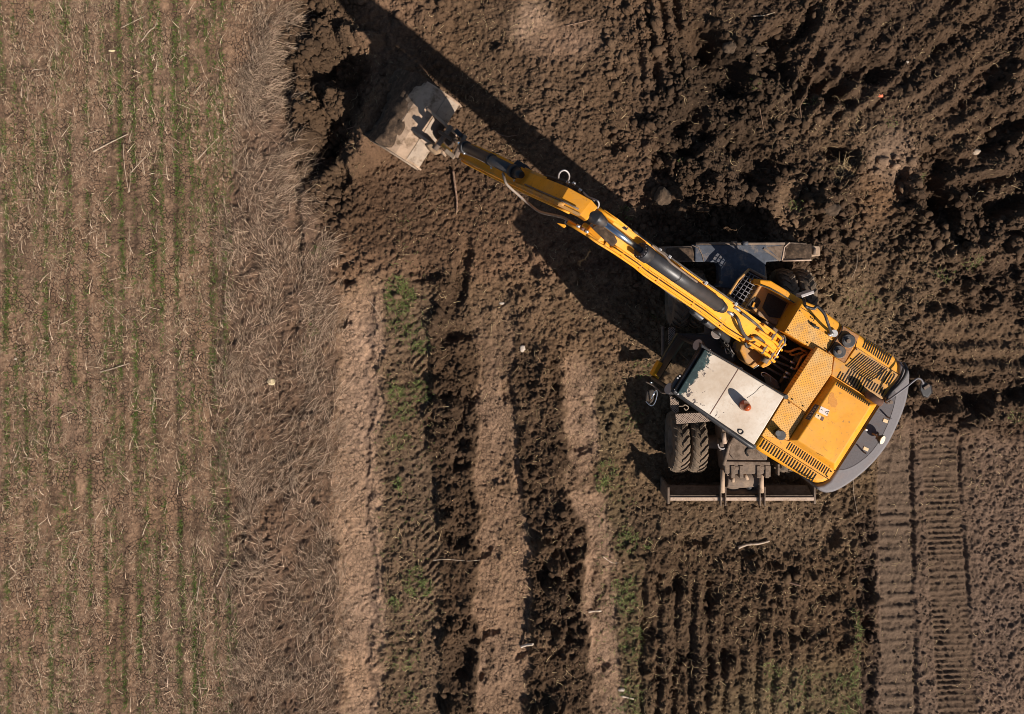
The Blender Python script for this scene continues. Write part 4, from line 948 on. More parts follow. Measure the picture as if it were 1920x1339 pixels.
# pipes on the boom's cab side
for v, r, dz, i0, i1 in ((-.06, .017, .03, 1.3, 8.8), (.06, .014, .035, 1.6, 7.3), (.17, .010, .03, 2.2, 7.2)):
    part('boom_pipe', MB().tube([boom_pt(i0 + (i1 - i0) * t / 24, v, dz) for t in range(25)], r, 8), 'yel', parent=boom)
part('boom_pipe', MB().tube([boom_pt(1.6 + 5.6 * t / 24, .115, .02) for t in range(25)], .007, 6), 'slot', parent=boom)
part('boom_pipe', MB().tube([boom_pt(2.2 + 5.0 * t / 24, 1.04, .03) for t in range(25)], .014, 8), 'rubber', parent=boom)
for i in (2.3, 3.4, 4.6, 5.7, 6.7, 7.6):
    part('pipe_clamp', MB().box(boom_pt(i, .03, .03), VAX * .04, UAX * .012, V3((0, 0, .016))), 'yel_dirty', .004, parent=boom)
    if i < 6: part('hose_clamp', MB().box(boom_pt(i + .2, 1.02, .04), VAX * .028, UAX * .02, V3((0, 0, .025))), 'silver', .004, parent=boom)
# step lugs and holes on the boom
for (x, y, z_) in ((470, 745, 3.2), (500, 790, 3.2)):
    part('boom_lug', MB().disc(Q(6, x, y, z_), .035 if x < 490 else .02, .05, 16), 'brown' if x < 490 else 'silver', parent=boom)
part('boom_lug', MB().disc(Q(6, 868, 950, 2.75), .018, .02, 12), 'slot', parent=boom)
part('boom_lug', MB().disc(Q(6, 725, 930, 2.96), .02, .05, 12), 'silver', parent=boom)
# dirty patch and lugs at the boom nose
part('soil_on_boom', MB().loft([[Q(8, x, y, 4.1) for x, y in [(905, 700), (985, 650), (1100, 745), (1140, 830), (1090, 880), (1000, 800)]], [Q(8, x, y, 4.19) for x, y in [(900, 700), (985, 655), (1095, 745), (1135, 825), (1085, 868), (1000, 795)]]]), 'soilpart', .02, label='clump of dried mud on the boom nose')
part('nose_lug', MB().prism(QS(8, [(895, 640), (955, 680), (930, 705), (870, 672)], 4.22), 4.0, 4.22), 'yel', .01)
part('nose_lug', MB().disc(Q(8, 905, 683, 4.22), .022, .015, 12), 'slot')
part('nose_lug', MB().prism(QS(8, [(620, 645), (700, 660), (712, 680), (690, 695)], 4.12), 4.0, 4.12), 'yel', .008)
part('nose_lug', MB().disc(Q(8, 678, 657, 4.12), .025, .015, 12), 'black')
part('edge_bar', MB().tube([Q(8, 690, 655, 4.12), Q(8, 830, 738, 4.15), Q(8, 1000, 845, 4.14), Q(8, 1090, 880, 4.1)], .03, 8), 'yel')
for i in range(3):
    part('nose_fitting', MB().tube([Q(8, 770 + i * 38, 680 + i * 24, 4.18), Q(8, 800 + i * 38, 697 + i * 24, 4.18)], .022, 8), 'silver' if i != 1 else 'brown')
# boom hoses lying over the foot
part('boom_hose', MB().tube(QP(6, [(880, 900, 2.95), (925, 960, 3.0), (960, 1060, 2.9), (1000, 1130, 2.75), (1040, 1160, 2.65), (1120, 1140, 2.6), (1200, 1200, 2.4)]), .026, 10), 'rubber')
part('boom_hose', MB().tube(QP(9, [(-260, 470, 2.75), (-215, 560, 2.72), (-140, 520, 2.6), (-40, 440, 2.5), (60, 480, 2.45), (90, 520, 2.4)]), .022, 10), 'rubber')
part('boom_hose', MB().tube(QP(9, [(-340, -150, 2.95), (-200, -50, 2.85), (-60, 60, 2.72), (40, 150, 2.6), (130, 270, 2.5), (210, 320, 2.42)]), .022, 10), 'rubber')
part('hose_fitting', MB().tube([Q(6, 800, 860, 2.98), Q(6, 890, 920, 2.96)], .028, 10), 'silver')
part('hose_fitting', MB().tube([Q(6, 880, 820, 2.98), Q(6, 945, 865, 2.96)], .022, 10), 'silver')
# boom lamp on the cab side
bl = part('work_lamp', MB().tube([Q(4, 835, 140, 2.55), Q(4, 862, 105, 2.52), Q(4, 880, 90, 2.52)], [.085, .07, .03], 18), 'black')
part('lamp_lens', MB().tube([Q(4, 833, 143, 2.56), Q(4, 836, 139, 2.57)], .078, 18), 'lens', parent=bl)
# ---- arm cylinder on top of the boom -------------------------------------------------------------
zb = .20
ca_, cb_ = V3(Q(6, 715, 800, 3.28)), V3(Q(8, 1400, 945, 4.09))
cy = part('arm_cylinder', MB().tube([ca_, cb_], .097, 28), 'blackgloss')
ax_ = (cb_ - ca_).normalized()
part('cylinder_head', MB().tube([cb_ - ax_ * .02, cb_ + ax_ * .14], .112, 28), 'black', .008, parent=cy)
part('cylinder_foot', MB().tube([ca_ - ax_ * .14, ca_ + ax_ * .01], [.075, .101], 24), 'black', parent=cy)
ce = V3(Q(8, 1000, 650, 4.33))
rd = part('arm_cylinder_rod', MB().tube([cb_ + ax_ * .1, ce], .043, 20), 'chrome')
part('rod_eye', MB().tube([ce + (cb_ - ce).normalized() * .04, ce - (cb_ - ce).normalized() * .08, V3(Q(8, 915, 595, 4.33)), V3(Q(8, 885, 575, 4.3))], [.06, .09, .09, .06], 20), 'black', .01, parent=rd)
part('cylinder_band', MB().tube([ca_.lerp(cb_, .62), ca_.lerp(cb_, .635)], .100, 24), 'black', parent=cy)
m = MB()
for k in range(14):
    t = 2 * math.pi * k / 14; s_ = VAX.cross(ax_).normalized()
    m.tube([cb_ + ax_ * .13 + (VAX * math.cos(t) + s_ * math.sin(t)) * .09, cb_ + ax_ * .155 + (VAX * math.cos(t) + s_ * math.sin(t)) * .09], .008, 6)
part('head_bolt', m, 'grid', parent=cy)
part('cylinder_pipe', MB().tube(QP(8, [(1445, 860, 4.25), (1500, 905, 4.2), (1560, 950, 4.15), (1610, 1010, 4.05), (1700, 1080, 3.95), (1850, 1190, 3.78)], 4), .014, 8), 'steel')

# ---- stick (arm) ---------------------------------------------------------------------------------------
# stations: lower-left edge, upper-right edge (zoom 8), top z
ss_ = [((860, 640), (960, 520), 4.40, .30), ((800, 590), (905, 455), 4.40, .45), ((605, 494), (695, 340), 4.34, .62), ((400, 405), (500, 262), 3.66, .56), ((215, 318), (305, 172), 2.95, .46), ((20, 222), (100, 62), 2.28, .38), ((-190, 118), (-118, -30), 1.88, .30), ((-290, 60), (-225, -70), 1.66, .24)]
def stk(i, v, dz=0.):
    k = min(int(i), len(ss_) - 2); t = i - k
    f = lambda s: V3(Q(8, *s[0], s[2])).lerp(V3(Q(8, *s[1], s[2])), v)
    return f(ss_[k]).lerp(f(ss_[k + 1]), t) + V3((0, 0, dz))
rings = [[stk(i, 0), stk(i, 1), stk(i, 1, -ss_[i][3]), stk(i, 0, -ss_[i][3])] for i in range(len(ss_) - 1)]
e = len(ss_) - 1.0001; rings.append([stk(e, 0), stk(e, 1), stk(e, 1, -.22), stk(e, 0, -.22)])
stick = part('stick', MB().loft(rings), 'yel_boom', .01)
for v in (.0, 1.0):
    rs = [[stk(min(i, e), v, .02) + VAX * .018, stk(min(i, e), v, .02) - VAX * .018, stk(min(i, e), v, -.03) - VAX * .018, stk(min(i, e), v, -.03) + VAX * .018] for i in ([1, 2, 3, 4, 5, 6, 7] if v == 0 else [3, 4])]
    part('stick_flange', MB().loft(rs), 'yel_dirty', parent=stick)
part('stick_pipe', MB().tube([stk(1.4 + 5.2 * t / 14, -.14, -.02) for t in range(15)], .016, 8), 'yel', parent=stick)
part('stick_pipe', MB().tube([stk(1.8 + 2.2 * t / 10, .10, .03) for t in range(11)], .020, 8), 'yel_dirty', parent=stick)
part('stick_pipe', MB().tube([stk(1.2 + 2.4 * t / 10, .24, .04) for t in range(11)], .012, 8), 'steel', parent=stick)
# bucket cylinder
a_, b_ = V3(Q(8, 225, 205, 3.1)), V3(Q(11, 770, 640, 2.1))
bc = part('bucket_cylinder', MB().tube([a_, b_], .080, 24), 'blackgloss')
ax2 = (b_ - a_).normalized()
for t, r in ((.0, .1), (.42, .094), (.93, .10)):
    part('cylinder_band', MB().tube([a_ + (b_ - a_) * t, a_ + (b_ - a_) * t + ax2 * .09], r, 24), 'black', parent=bc)
part('cylinder_foot', MB().tube([a_ - ax2 * .16, a_], [.05, .085], 16), 'black', parent=bc)
c_ = V3(Q(7, 985, 735, 1.55))
part('cylinder_rod', MB().tube([b_, c_], .036, 14), 'chrome', parent=bc)
part('cylinder_pipe', MB().tube([V3(Q(11, 700, 730, 2.0)), V3(Q(11, 1000, 840, 2.3)), V3(Q(11, 1230, 960, 2.55))], .014, 8), 'silver')
for (x, y, z_) in ((780, 745, 2.1), (810, 690, 2.12), (1225, 980, 2.6), (1290, 945, 2.65), (1600, 1190, 2.95)):
    part('hose_fitting', MB().tube([Q(11, x, y, z_), Q(11, x + 14, y + 34, z_)], .018, 8), 'silver')
# bucket linkage
def bar(k, a, b, za, zb, w, h, name, mat):
    A_, B2 = V3(Q(k, *a, za)), V3(Q(k, *b, zb)); d = (B2 - A_); n = V3((0, 0, 1)).cross(d).normalized()
    return part(name, MB().box((A_ + B2) / 2, d / 2, n * w, V3((0, 0, h))), mat, .008)
bar(7, (905, 835), (990, 905), 1.5, 1.55, .035, .07, 'link_bar', 'bucket_lip')
bar(7, (870, 780), (960, 850), 1.35, 1.5, .03, .07, 'link_bar', 'yel_dirty')
bar(7, (840, 650), (960, 730), 1.2, 1.5, .025, .06, 'link_bar', 'black')
bar(7, (1000, 640), (1060, 700), 1.45, 1.5, .035, .07, 'link_bar', 'black')
part('link_pin', MB().tube([Q(7, 1000, 900, 1.55), Q(7, 1090, 690, 1.5)], .045, 14), 'steel')
part('link_pin', MB().tube([Q(7, 800, 830, 1.2), Q(7, 960, 600, 1.2)], .045, 14), 'steel')
part('hitch', MB().prism(QS(7, [(820, 640), (920, 600), (990, 660), (940, 760), (880, 790), (830, 720)], 1.2), .8, 1.2), 'soilpart', .03)
part('soil_on_hitch', MB().loft([[Q(7, x, y, 1.1) for x, y in [(690, 770), (760, 745), (870, 830), (860, 870), (800, 885), (730, 830)]], [Q(7, x, y, 1.2) for x, y in [(725, 780), (765, 770), (840, 830), (835, 855), (800, 862), (745, 820)]]]), 'redsoil', .02)
part('grease_fitting', MB().ball(Q(7, 965, 880, 1.5), .03, 8, .6), 'bucket_lip')
# hoses at the elbow
part('loop_hose', MB().tube(QP(8, [(608, 262, 4.15), (612, 225, 4.35), (635, 195, 4.42), (670, 190, 4.42), (698, 215, 4.38), (705, 250, 4.25), (690, 290, 4.1)]), .011, 8), 'lens')
part('side_hose', MB().tube(QP(8, [(110, 215, 2.95), (125, 270, 3.0), (150, 320, 3.0), (250, 410, 2.9), (350, 495, 2.9), (440, 560, 3.1), (560, 590, 3.5), (650, 612, 3.85), (740, 665, 4.05), (775, 690, 4.12)]), .020, 10), 'hosegrey')
part('side_hose', MB().tube(QP(8, [(830, 385, 4.0), (870, 425, 4.15), (920, 445, 4.3), (960, 465, 4.38), (970, 500, 4.35), (955, 530, 4.3)]), .011, 8), 'lens')
part('side_hose', MB().tube(QP(8, [(500, 240, 3.5), (600, 270, 3.7), (700, 300, 3.85), (790, 350, 3.95), (840, 400, 4.0), (920, 465, 4.1)]), .022, 10), 'rubber')
part('side_hose', MB().tube(QP(8, [(700, 310, 3.6), (760, 330, 3.7), (800, 370, 3.8), (850, 430, 3.9)]), .016, 10), 'rubber')
for (x, y) in ((690, 295), (745, 305), (800, 365), (915, 462)):
    part('hose_fitting', MB().tube([Q(8, x - 12, y - 7, 4.0), Q(8, x + 14, y + 9, 4.0)], .022, 8), 'silver')
part('flange_bar', MB().tube([Q(8, 955, 520, 4.2), Q(8, 1050, 600, 4.2), Q(8, 1200, 690, 4.12)], .026, 8), 'yel')
part('flange_block', MB().box(Q(8, 1190, 690, 4.12), UAX * .06, VAX * .03, V3((0, 0, .03))), 'black', .006)
part('arm_bracket', MB().prism(QS(8, [(200, 120), (240, 80), (330, 130), (390, 190), (340, 180)], 3.0), 2.9, 3.0), 'black', .01)

# ---- bucket -----------------------------------------------------------------------------------------------
bo = V3(Q(7, 650, 1000, .62)); wv_ = V3(Q(7, 1036, 395, .62)) - bo; wv_.z = 0; W_ = wv_.length; wd = wv_.normalized()
dd_ = V3((-wd.y, wd.x, 0)); 
if dd_.x > 0: dd_ = -dd_
prof = [(0, .90), (.10, .98), (.22, 1.04), (.24, 1.052), (.45, 1.09), (.66, 1.07), (.84, .96), (.98, .76), (1.08, .48), (1.12, .14), (1.13, -.15), (1.13, -.5)]
th_ = .035
def shell(prof, w0, w1, t):
    out = [(s, z) for s, z in prof]; inn = []
    for i, (s, z) in enumerate(prof):
        a = prof[max(i - 1, 0)]; b = prof[min(i + 1, len(prof) - 1)]; d = V3((b[0] - a[0], b[1] - a[1], 0)).normalized()
        inn.append((s + d.y * t, z - d.x * t))
    P = lambda s, z, w: bo + dd_ * s + wd * w + V3((0, 0, z - bo.z))
    rr = []
    for (s, z), (s2, z2) in zip(out, inn): rr.append([P(s, z, w0), P(s, z, w1), P(s2, z2, w1), P(s2, z2, w0)])
    return MB().loft(rr)
bk = part('bucket', shell(prof, 0.0, W_, th_), 'bucket', .004)
part('bucket_lip', shell([(s, z + .012) for s, z in prof[:4]], .01, W_ - .01, .01), 'bucket_lip', parent=bk)
for w0 in (-.03, W_):
    P = lambda s, z, w: bo + dd_ * s + wd * w + V3((0, 0, z - bo.z))
    sp_ = [(s, z + .012) for s, z in prof] + [(.75, -.5), (.1, .2), (-.02, .7)]
    part('side_plate', MB().loft([[P(s, z, w0) for s, z in sp_], [P(s, z, w0 + .03) for s, z in sp_]]), 'bucket', parent=bk)
    if w0 < 0:
        rim = [P(s, z + .02, -.045) for s, z in prof[:11]]
        part('side_rim', MB().tube(rim, .018, 8), 'bucket_lip', parent=bk)
# ears that carry the bucket
for (a0, a1, b0, b1) in (((585, 640), (880, 852), .78, .95), ((725, 432), (985, 655), .78, .95)):
    A_ = V3(Q(7, *a0, .82)); B2 = V3(Q(7, *a1, 1.12)); d = B2 - A_; n = V3((0, 0, 1)).cross(d).normalized() * .02
    lower = [A_ - V3((0, 0, .12)), V3((B2.x, B2.y, .85)), B2 + V3((0, 0, .02)), A_.lerp(B2, .5) + V3((0, 0, .03)), A_ + V3((0, 0, .0))]
    part('bucket_ear', MB().loft([[p - n for p in lower], [p + n for p in lower]]), 'bucket', parent=bk)
# earth heaped on the bucket back
m = MB(); gxn, gyn = 26, 30
P = lambda s, z, w: bo + dd_ * s + wd * w + V3((0, 0, z - bo.z))
def prz(s): return float(np.interp(s, [p[0] for p in prof], [p[1] for p in prof]))
vs, fs = [], []
for i in range(gxn):
    for j in range(gyn):
        s = .42 + i / (gxn - 1) * 1.05; w = -.04 + j / (gyn - 1) * (W_ + .1)
        edge = .58 + .24 * math.exp(-((w - W_ * .78) / .3) ** 2) + .10 * float(vn(np.array(w * 4.), np.array(3.3), 5))
        n_ = float(fbm(np.array(s * 7.), np.array(w * 7.), 4, 77, .6))
        hgt = prz(min(s, 1.12)) if s < 1.10 else .3 - (s - 1.1) * .8
        add = .14 * float(ss(edge, edge + .3, s)) + .12 * n_ * float(ss(edge - .06, edge + .1, s)) - .03 * (1 - float(ss(edge - .02, edge + .05, s)))
        zz = max(hgt, .75 - (s - .9) * 1.3 if s > .85 else -9) + add
        vs.append(P(s, zz, w))
for i in range(gxn - 1):
    for j in range(gyn - 1):
        a = i * gyn + j; fs.append((a, a + 1, a + gyn + 1, a + gyn))
m.add(vs, fs, True)
part('soil_on_bucket', m, 'soilpart', parent=bk, label='dark earth heaped over the bucket back')

# ---- cab ----------------------------------------------------------------------------------------------------
roof = QS(4, [(728, 285), (1052, 470), (1494, 740), (1205, 1208), (775, 915), (468, 706)], 3.06)
base_c = QS(4, [(715, 262), (1515, 745), (1205, 1225), (450, 700)], 3.0)
RF = [V3((*p, 3.0)) for p in base_c]     # front-right, rear-right, rear-left, front-left
flr = [V3((*p, 0)) for p in base_c]
cab = part('cab_body', MB().loft([[V3((p.x, p.y, 1.25)) for p in flr], [V3((p.x, p.y, 1.75)) for p in flr]], False, False), 'black')
part('cab_floor', MB().prism([(p.x, p.y) for p in [flr[0] - UAX * .02, flr[1] - UAX * .1, flr[2] - UAX * .1, flr[3] - UAX * .02]], 1.2, 1.27), 'tanmat')
cr_ = part('cab_roof', MB().prism(roof, 2.98, 3.06), 'roof', .012, 3)
part('roof_joint', strip(4, [(1052, 474), (990, 575), (930, 670), (778, 912)], 7, 3.061, .003), 'brown', parent=cr_)
m = MB().tube(QP(4, [(1305, 628, 3.062), (1260, 650, 3.062), (1215, 700, 3.062), (1135, 755, 3.062)], 4), .0022, 6)
part('aerial_cable', m, 'rubber', parent=cr_)
part('roof_hook', MB().tube(QP(4, [(1050, 1060, 3.065), (1085, 1062, 3.065), (1100, 1082, 3.065), (1080, 1102, 3.065), (1055, 1090, 3.065), (1050, 1065, 3.065)], 3), .009, 8), 'black', parent=cr_)
part('roof_frame', MB().tube(QP(4, [(415, 672, 2.92), (500, 730, 2.97), (780, 935, 3.0), (1120, 1180, 3.0), (1190, 1222, 2.96)], 4), .045, 12), 'black', .0, parent=cr_)
part('roof_frame', MB().prism(QS(4, [(690, 222), (800, 300), (1060, 455), (1505, 728), (1500, 755), (1050, 488), (790, 338), (690, 262)], 3.03), 2.9, 3.03), 'black', .015, parent=cr_)
part('roof_frame', MB().tube([V3((*roof[0], 2.99)) - UAX * .03, V3((*roof[5], 2.99)) - UAX * .03], .03, 10), 'black', parent=cr_)
part('roof_visor', MB().prism(QS(4, [(690, 240), (722, 284), (585, 495), (464, 700), (432, 686), (555, 462)], 2.99), 2.94, 2.99), 'black', .01, parent=cr_)
# pillars
FL_ = [V3(Q(4, 478, 165, 1.30)), V3(Q(4, 225, 560, 1.30))]      # windscreen foot right / left
for a, b in ((RF[0], FL_[0]), (RF[3], FL_[1]), (RF[1], V3((RF[1].x, RF[1].y, 1.7))), (RF[2], V3((RF[2].x, RF[2].y, 1.7))), (RF[0].lerp(RF[1], .45), V3((*RF[0].lerp(RF[1], .45).xy, 1.7))), (RF[3].lerp(RF[2], .45), V3((*RF[3].lerp(RF[2], .45).xy, 1.7)))):
    part('cab_pillar', MB().tube([a, b], .035, 8), 'black')
part('cab_sill', MB().tube([FL_[0], FL_[1]], .04, 8), 'black')
ws = part('windscreen', MB().add([RF[0] - V3((0, 0, .05)), RF[3] - V3((0, 0, .05)), FL_[1], FL_[0]], [(0, 1, 2, 3)]), 'glass')
part('wiper', MB().tube([RF[0].lerp(FL_[0], .55).lerp(RF[3].lerp(FL_[1], .55), .3), RF[0].lerp(FL_[0], .2).lerp(RF[3].lerp(FL_[1], .2), .35)], .008, 6), 'black', parent=ws)
for a, b in ((RF[3], RF[2]), (RF[0], RF[1])):
    part('side_window', MB().add([a - V3((0, 0, .08)), b - V3((0, 0, .08)), V3((b.x, b.y, 1.75)), V3((a.x, a.y, 1.75))], [(0, 1, 2, 3)]), 'glass')
0 and part('cab_nose', MB().loft([[V3((FL_[0].x, FL_[0].y, 1.05)), V3((FL_[1].x, FL_[1].y, 1.05)), V3((flr[3].x, flr[3].y, 1.05)), V3((flr[0].x, flr[0].y, 1.05))], [V3((FL_[0].x, FL_[0].y, 1.28)), V3((FL_[1].x, FL_[1].y, 1.28)), V3((flr[3].x, flr[3].y, 1.28)), V3((flr[0].x, flr[0].y, 1.28))]]), 'black', .02)
part('floor_mat', MB().prism(QS(4, [(335, 430), (470, 520), (420, 640), (240, 570)], 1.31), 1.27, 1.31), 'tanmat')
part('nose_step', MB().prism(QS(4, [(288, 402), (326, 422), (254, 548), (214, 538)], 1.42), 1.2, 1.42), 'yel', .01, label='yellow step edge at the cab front corner')
part('operator_seat', MB().box(V3((*(flr[0] * .25 + flr[1] * .25 + flr[2] * .25 + flr[3] * .25).xy, 1.65)), UAX * .25, VAX * .25, V3((0, 0, .08))).box(V3((*(flr[0] * .2 + flr[1] * .3 + flr[2] * .3 + flr[3] * .2).xy, 2.0)), UAX * .06, VAX * .24, V3((0, 0, .3))), 'black', .04)
# wiper motor box and roof front details
part('wiper_box', MB().tube(QP(4, [(440, 690, 2.9), (430, 640, 2.9), (470, 570, 2.92), (510, 545, 2.92)], 4), .045, 10), 'blackgloss')
m = MB()
for (x, y) in ((485, 540), (465, 560), (700, 250), (740, 268), (775, 290), (450, 690), (470, 715), (440, 675)): m.disc(Q(4, x, y, 2.99), .014, .02, 8)
part('rivet', m, 'silver')
# headlamps at the roof corners
for (x, y, z_) in ((668, 245, 2.85), (392, 668, 2.75)):
    c = V3(Q(4, x, y, z_)); d = (-UAX * .9 + V3((0, 0, .55))).normalized()
    la = part('work_lamp', MB().tube([c - d * .10, c - d * .02, c + d * .02], [.05, .085, .092], 22), 'black')
    part('lamp_lens', MB().tube([c + d * .018, c + d * .026], .086, 22), 'lens', parent=la)
    part('lamp_bracket', MB().tube([c - d * .08, c - d * .05 + UAX * .12 + V3((0, 0, .05))], .016, 8), 'steel', parent=la)
# left mirror
part('mirror_arm', MB().tube(QP(4, [(400, 705, 2.7), (320, 705, 2.6), (270, 665, 2.5), (225, 630, 2.45), (158, 596, 2.4)], 4), .012, 8), 'steel')
mg = part('mirror_loop', MB().tube(QP(4, [(262, 668, 2.45), (268, 720, 2.4), (250, 790, 2.35), (225, 825, 2.3), (195, 820, 2.3), (160, 785, 2.3)], 4), .009, 8).tube([Q(4, 262, 668, 2.46), Q(4, 196, 785, 2.4)], .012, 8).tube([Q(4, 200, 605, 2.45), Q(4, 226, 606, 2.45)], .014, 8), 'chrome')
part('side_mirror', MB().prism(QS(4, [(165, 690), (225, 668), (250, 700), (232, 790), (195, 815), (158, 780)], 2.25), 2.18, 2.25), 'stepblack', .02, parent=mg)
# beacon
bb = part('beacon_base', MB().disc(Q(4, 1108, 822, 3.06), .078, .045, 28), 'brown', .008)
bcn = Q(4, 1108, 822, 3.10)
part('beacon', MB().tube([V3(bcn) + V3((0, 0, h)) for h in (0, .05, .12, .17, .20, .21)], [.072, .074, .066, .055, .034, .008], 28), 'amber', parent=bb, label='amber rotating beacon on the cab roof')

# ---- undercarriage --------------------------------------------------------------------------------------------
cxm = 4.10
part('chassis', MB().prism([(cxm - .36, -.35), (cxm + .36, -.35), (cxm + .42, -1.0), (cxm + .5, -2.2), (cxm + .42, -3.4), (cxm + .36, -4.02), (cxm - .36, -4.02), (cxm - .42, -3.4), (cxm - .5, -2.2), (cxm - .42, -1.0)], .48, .93), 'steel', .03)
part('swing_ring', MB().tube([(4.25, -2.05, .9), (4.25, -2.05, 1.1)], .62, 40), 'steel')
for y in (-.96, -3.55):
    part('axle', MB().tube([(cxm - 1.2, y, .52), (cxm - .3, y, .52), (cxm + .3, y, .52), (cxm + 1.2, y, .52)], [.09, .13, .13, .09], 16), 'steel')
    part('differential', MB().ball((cxm, y, .52), .26, 14), 'steel')
def wheel():
    R0, W = .515, .262
    prof_ = [(-W / 2 + .02, .27), (-W / 2 - .012, .36), (-W / 2 - .004, .46), (-W / 2 + .03, .497), (-W / 4, .512), (0, .516), (W / 4, .512), (W / 2 - .03, .497), (W / 2 + .004, .46), (W / 2 + .012, .36), (W / 2 - .02, .27)]
    n = 56; rings = [[(x, r * math.cos(2 * math.pi * k / n), r * math.sin(2 * math.pi * k / n)) for k in range(n)] for x, r in prof_]
    m = MB().loft(rings, True, False)
    nl = 22
    for side in (-1, 1):
        for k in range(nl):
            t0 = 2 * math.pi * (k + (.5 if side > 0 else 0)) / nl
            rs = []
            for x, r, dt in ((side * .004, .512, .17), (side * .05, .511, .10), (side * .09, .505, .0), (side * (W / 2 + .002), .478, -.06), (side * (W / 2 + .006), .43, -.08)):
                t = t0 + dt; hw = .062
                q = []
                for tt, rr_ in ((t - hw, r - .01), (t + hw, r - .01), (t + hw * .78, r + .028), (t - hw * .78, r + .028)): q.append((x, rr_ * math.cos(tt), rr_ * math.sin(tt)))
                rs.append(q)
            m.loft(rs)
    tyre = m
    rim = MB()
    rp = [(-.10, .28), (-.11, .265), (-.09, .24), (-.02, .22), (-.02, .12), (-.05, .10), (-.05, .01)]
    for sg in (-1, 1):
        rim.loft([[(x * sg * -1, r * math.cos(2 * math.pi * k / 32), r * math.sin(2 * math.pi * k / 32)) for k in range(32)] for x, r in rp], True, False)
    for k in range(8):
        t = 2 * math.pi * k / 8
        for sg in (-1, 1): rim.tube([(sg * .02, .15 * math.cos(t), .15 * math.sin(t)), (sg * .045, .15 * math.cos(t), .15 * math.sin(t))], .014, 6)
    return tyre, rim
ty, ri = wheel()
w0_ = ty.build('wheel', 'tyre', ex, loc=(0, 0, 0)); r0_ = ri.build('rim', 'steel', w0_, loc=(0, 0, 0))
first = True
for y in (-.96, -3.55):
    for x in (-1.115, -.80, .80, 1.115):
        if first: w_, r_ = w0_, r0_; first = False
        else:
            w_ = w0_.copy(); COL.objects.link(w_); w_.parent = ex
            r_ = r0_.copy(); COL.objects.link(r_); r_.parent = w_
        w_.location = V3((cxm + x, y, .50)) - ROOT; w_.rotation_euler = (random.uniform(0, .28), 0, 0)
# steps beside the left wheels
part('access_step', MB().prism(QS(4, [(444, 908), (600, 898), (745, 893), (800, 975), (735, 985), (455, 1005)], 1.12), 1.08, 1.12), 'perf', .006, label='perforated step plate over the rear left wheels')
part('access_step', MB().prism(QS(4, [(392, 730), (440, 755), (478, 785), (478, 890), (440, 905), (398, 850)], .98), .94, .98), 'perf', .006)
part('step_handle', MB().tube(QP(4, [(478, 832, 1.1), (520, 830, 1.12), (535, 818, 1.12), (565, 835, 1.12), (568, 855, 1.12), (545, 870, 1.12), (528, 850, 1.12)], 4), .01, 8), 'bucket_lip')
part('side_step', MB().prism(QS(1, [(176, 465), (206, 465), (206, 585), (178, 590)], .8), .76, .8), 'perf', .005)
part('step_bar', MB().tube([Q(1, 265, 505, .9), Q(1, 358, 490, .9)], .028, 8), 'steel')
part('step_bar', MB().tube([Q(1, 150, 460, .7), Q(1, 150, 590, .7)], .03, 8), 'steel')
part('step_bar', MB().box(Q(1, 350, 510, .8), V3((.05, 0, 0)), V3((0, .25, 0)), V3((0, 0, .05))), 'steel', .01)
# stabiliser beam (top) --------------------------------------
zs = .98
beam = part('stabiliser_beam', MB().prism(QS(6, [(470, 160), (1420, 158), (1390, 335), (1225, 345), (1215, 400), (1215, 620), (1050, 660), (700, 610), (745, 580), (742, 400), (715, 352), (560, 345), (470, 345)], zs), .62, zs), 'bluesteel_shaded', .02)
part('beam_rib', MB().tube([Q(6, 480, 152, zs + .01), Q(6, 1420, 150, zs + .01)], .022, 8), 'steel', parent=beam)
part('beam_web', strip(6, [(1195, 205), (1370, 330)], 22, zs + .001, .015), 'steel', parent=beam)
part('beam_web', strip(6, [(440, 170), (510, 200), (545, 270), (562, 340)], 8, zs + .001, .01), 'steel', parent=beam)
part('dust_patch', MB().prism(QS(6, [(1230, 190), (1410, 170), (1375, 320)], zs + .004), zs - .01, zs + .004), 'blade', parent=beam)
for x in (880, 1000):
    part('beam_lug', MB().tube([Q(6, x - 28, 150, zs + .04), Q(6, x + 28, 150, zs + .04)], .038, 12), 'steel' if x < 900 else 'bluesteel_shaded', parent=beam)
part('beam_lug', MB().disc(Q(6, 740, 562, zs), .03, .04, 12), 'steel', parent=beam)
lbx = part('outrigger_box', MB().prism(QS(6, [(140, 185), (470, 175), (520, 330), (470, 345), (140, 345)], .92), .3, .92), 'steel', .02)
part('soil_in_box', MB().prism(QS(6, [(160, 200), (300, 185), (450, 190), (500, 300), (460, 335), (170, 335)], .95), .7, .95), 'soilpart', .05, 3, parent=lbx)
rbx = part('outrigger_box', MB().prism(QS(6, [(1425, 180), (1475, 135), (1640, 145), (1705, 180), (1700, 330), (1400, 335), (1390, 320)], .96), .3, .96), 'blade', .02)
m = MB(); vs = []; fs = []
for i in range(14):
    for j in range(9):
        x = 1430 + i * 21; y = 158 + j * 19
        vs.append(Q(6, x, y, .965 + .05 * math.sin(i / 13 * math.pi) * math.sin(j / 8 * math.pi) + .03 * float(fbm(np.array(i * .7), np.array(j * .7), 3, 15))))
for i in range(13):
    for j in range(8): a = i * 9 + j; fs.append((a, a + 1, a + 10, a + 9))
part('soil_in_box', m.add(vs, fs, True), 'soilpart', parent=rbx)
part('box_edge', MB().tube([Q(6, 1392, 330, .98), Q(6, 1415, 190, .98), Q(6, 1470, 138, .98)], .014, 8).tube([Q(6, 1395, 332, .98), Q(6, 1700, 326, .98)], .016, 8), 'bladeedge', parent=rbx)
part('outrigger_pad', MB().prism(QS(6, [(1702, 172), (1790, 178), (1800, 280), (1702, 292)], .85), .05, .85), 'bucket', .015)
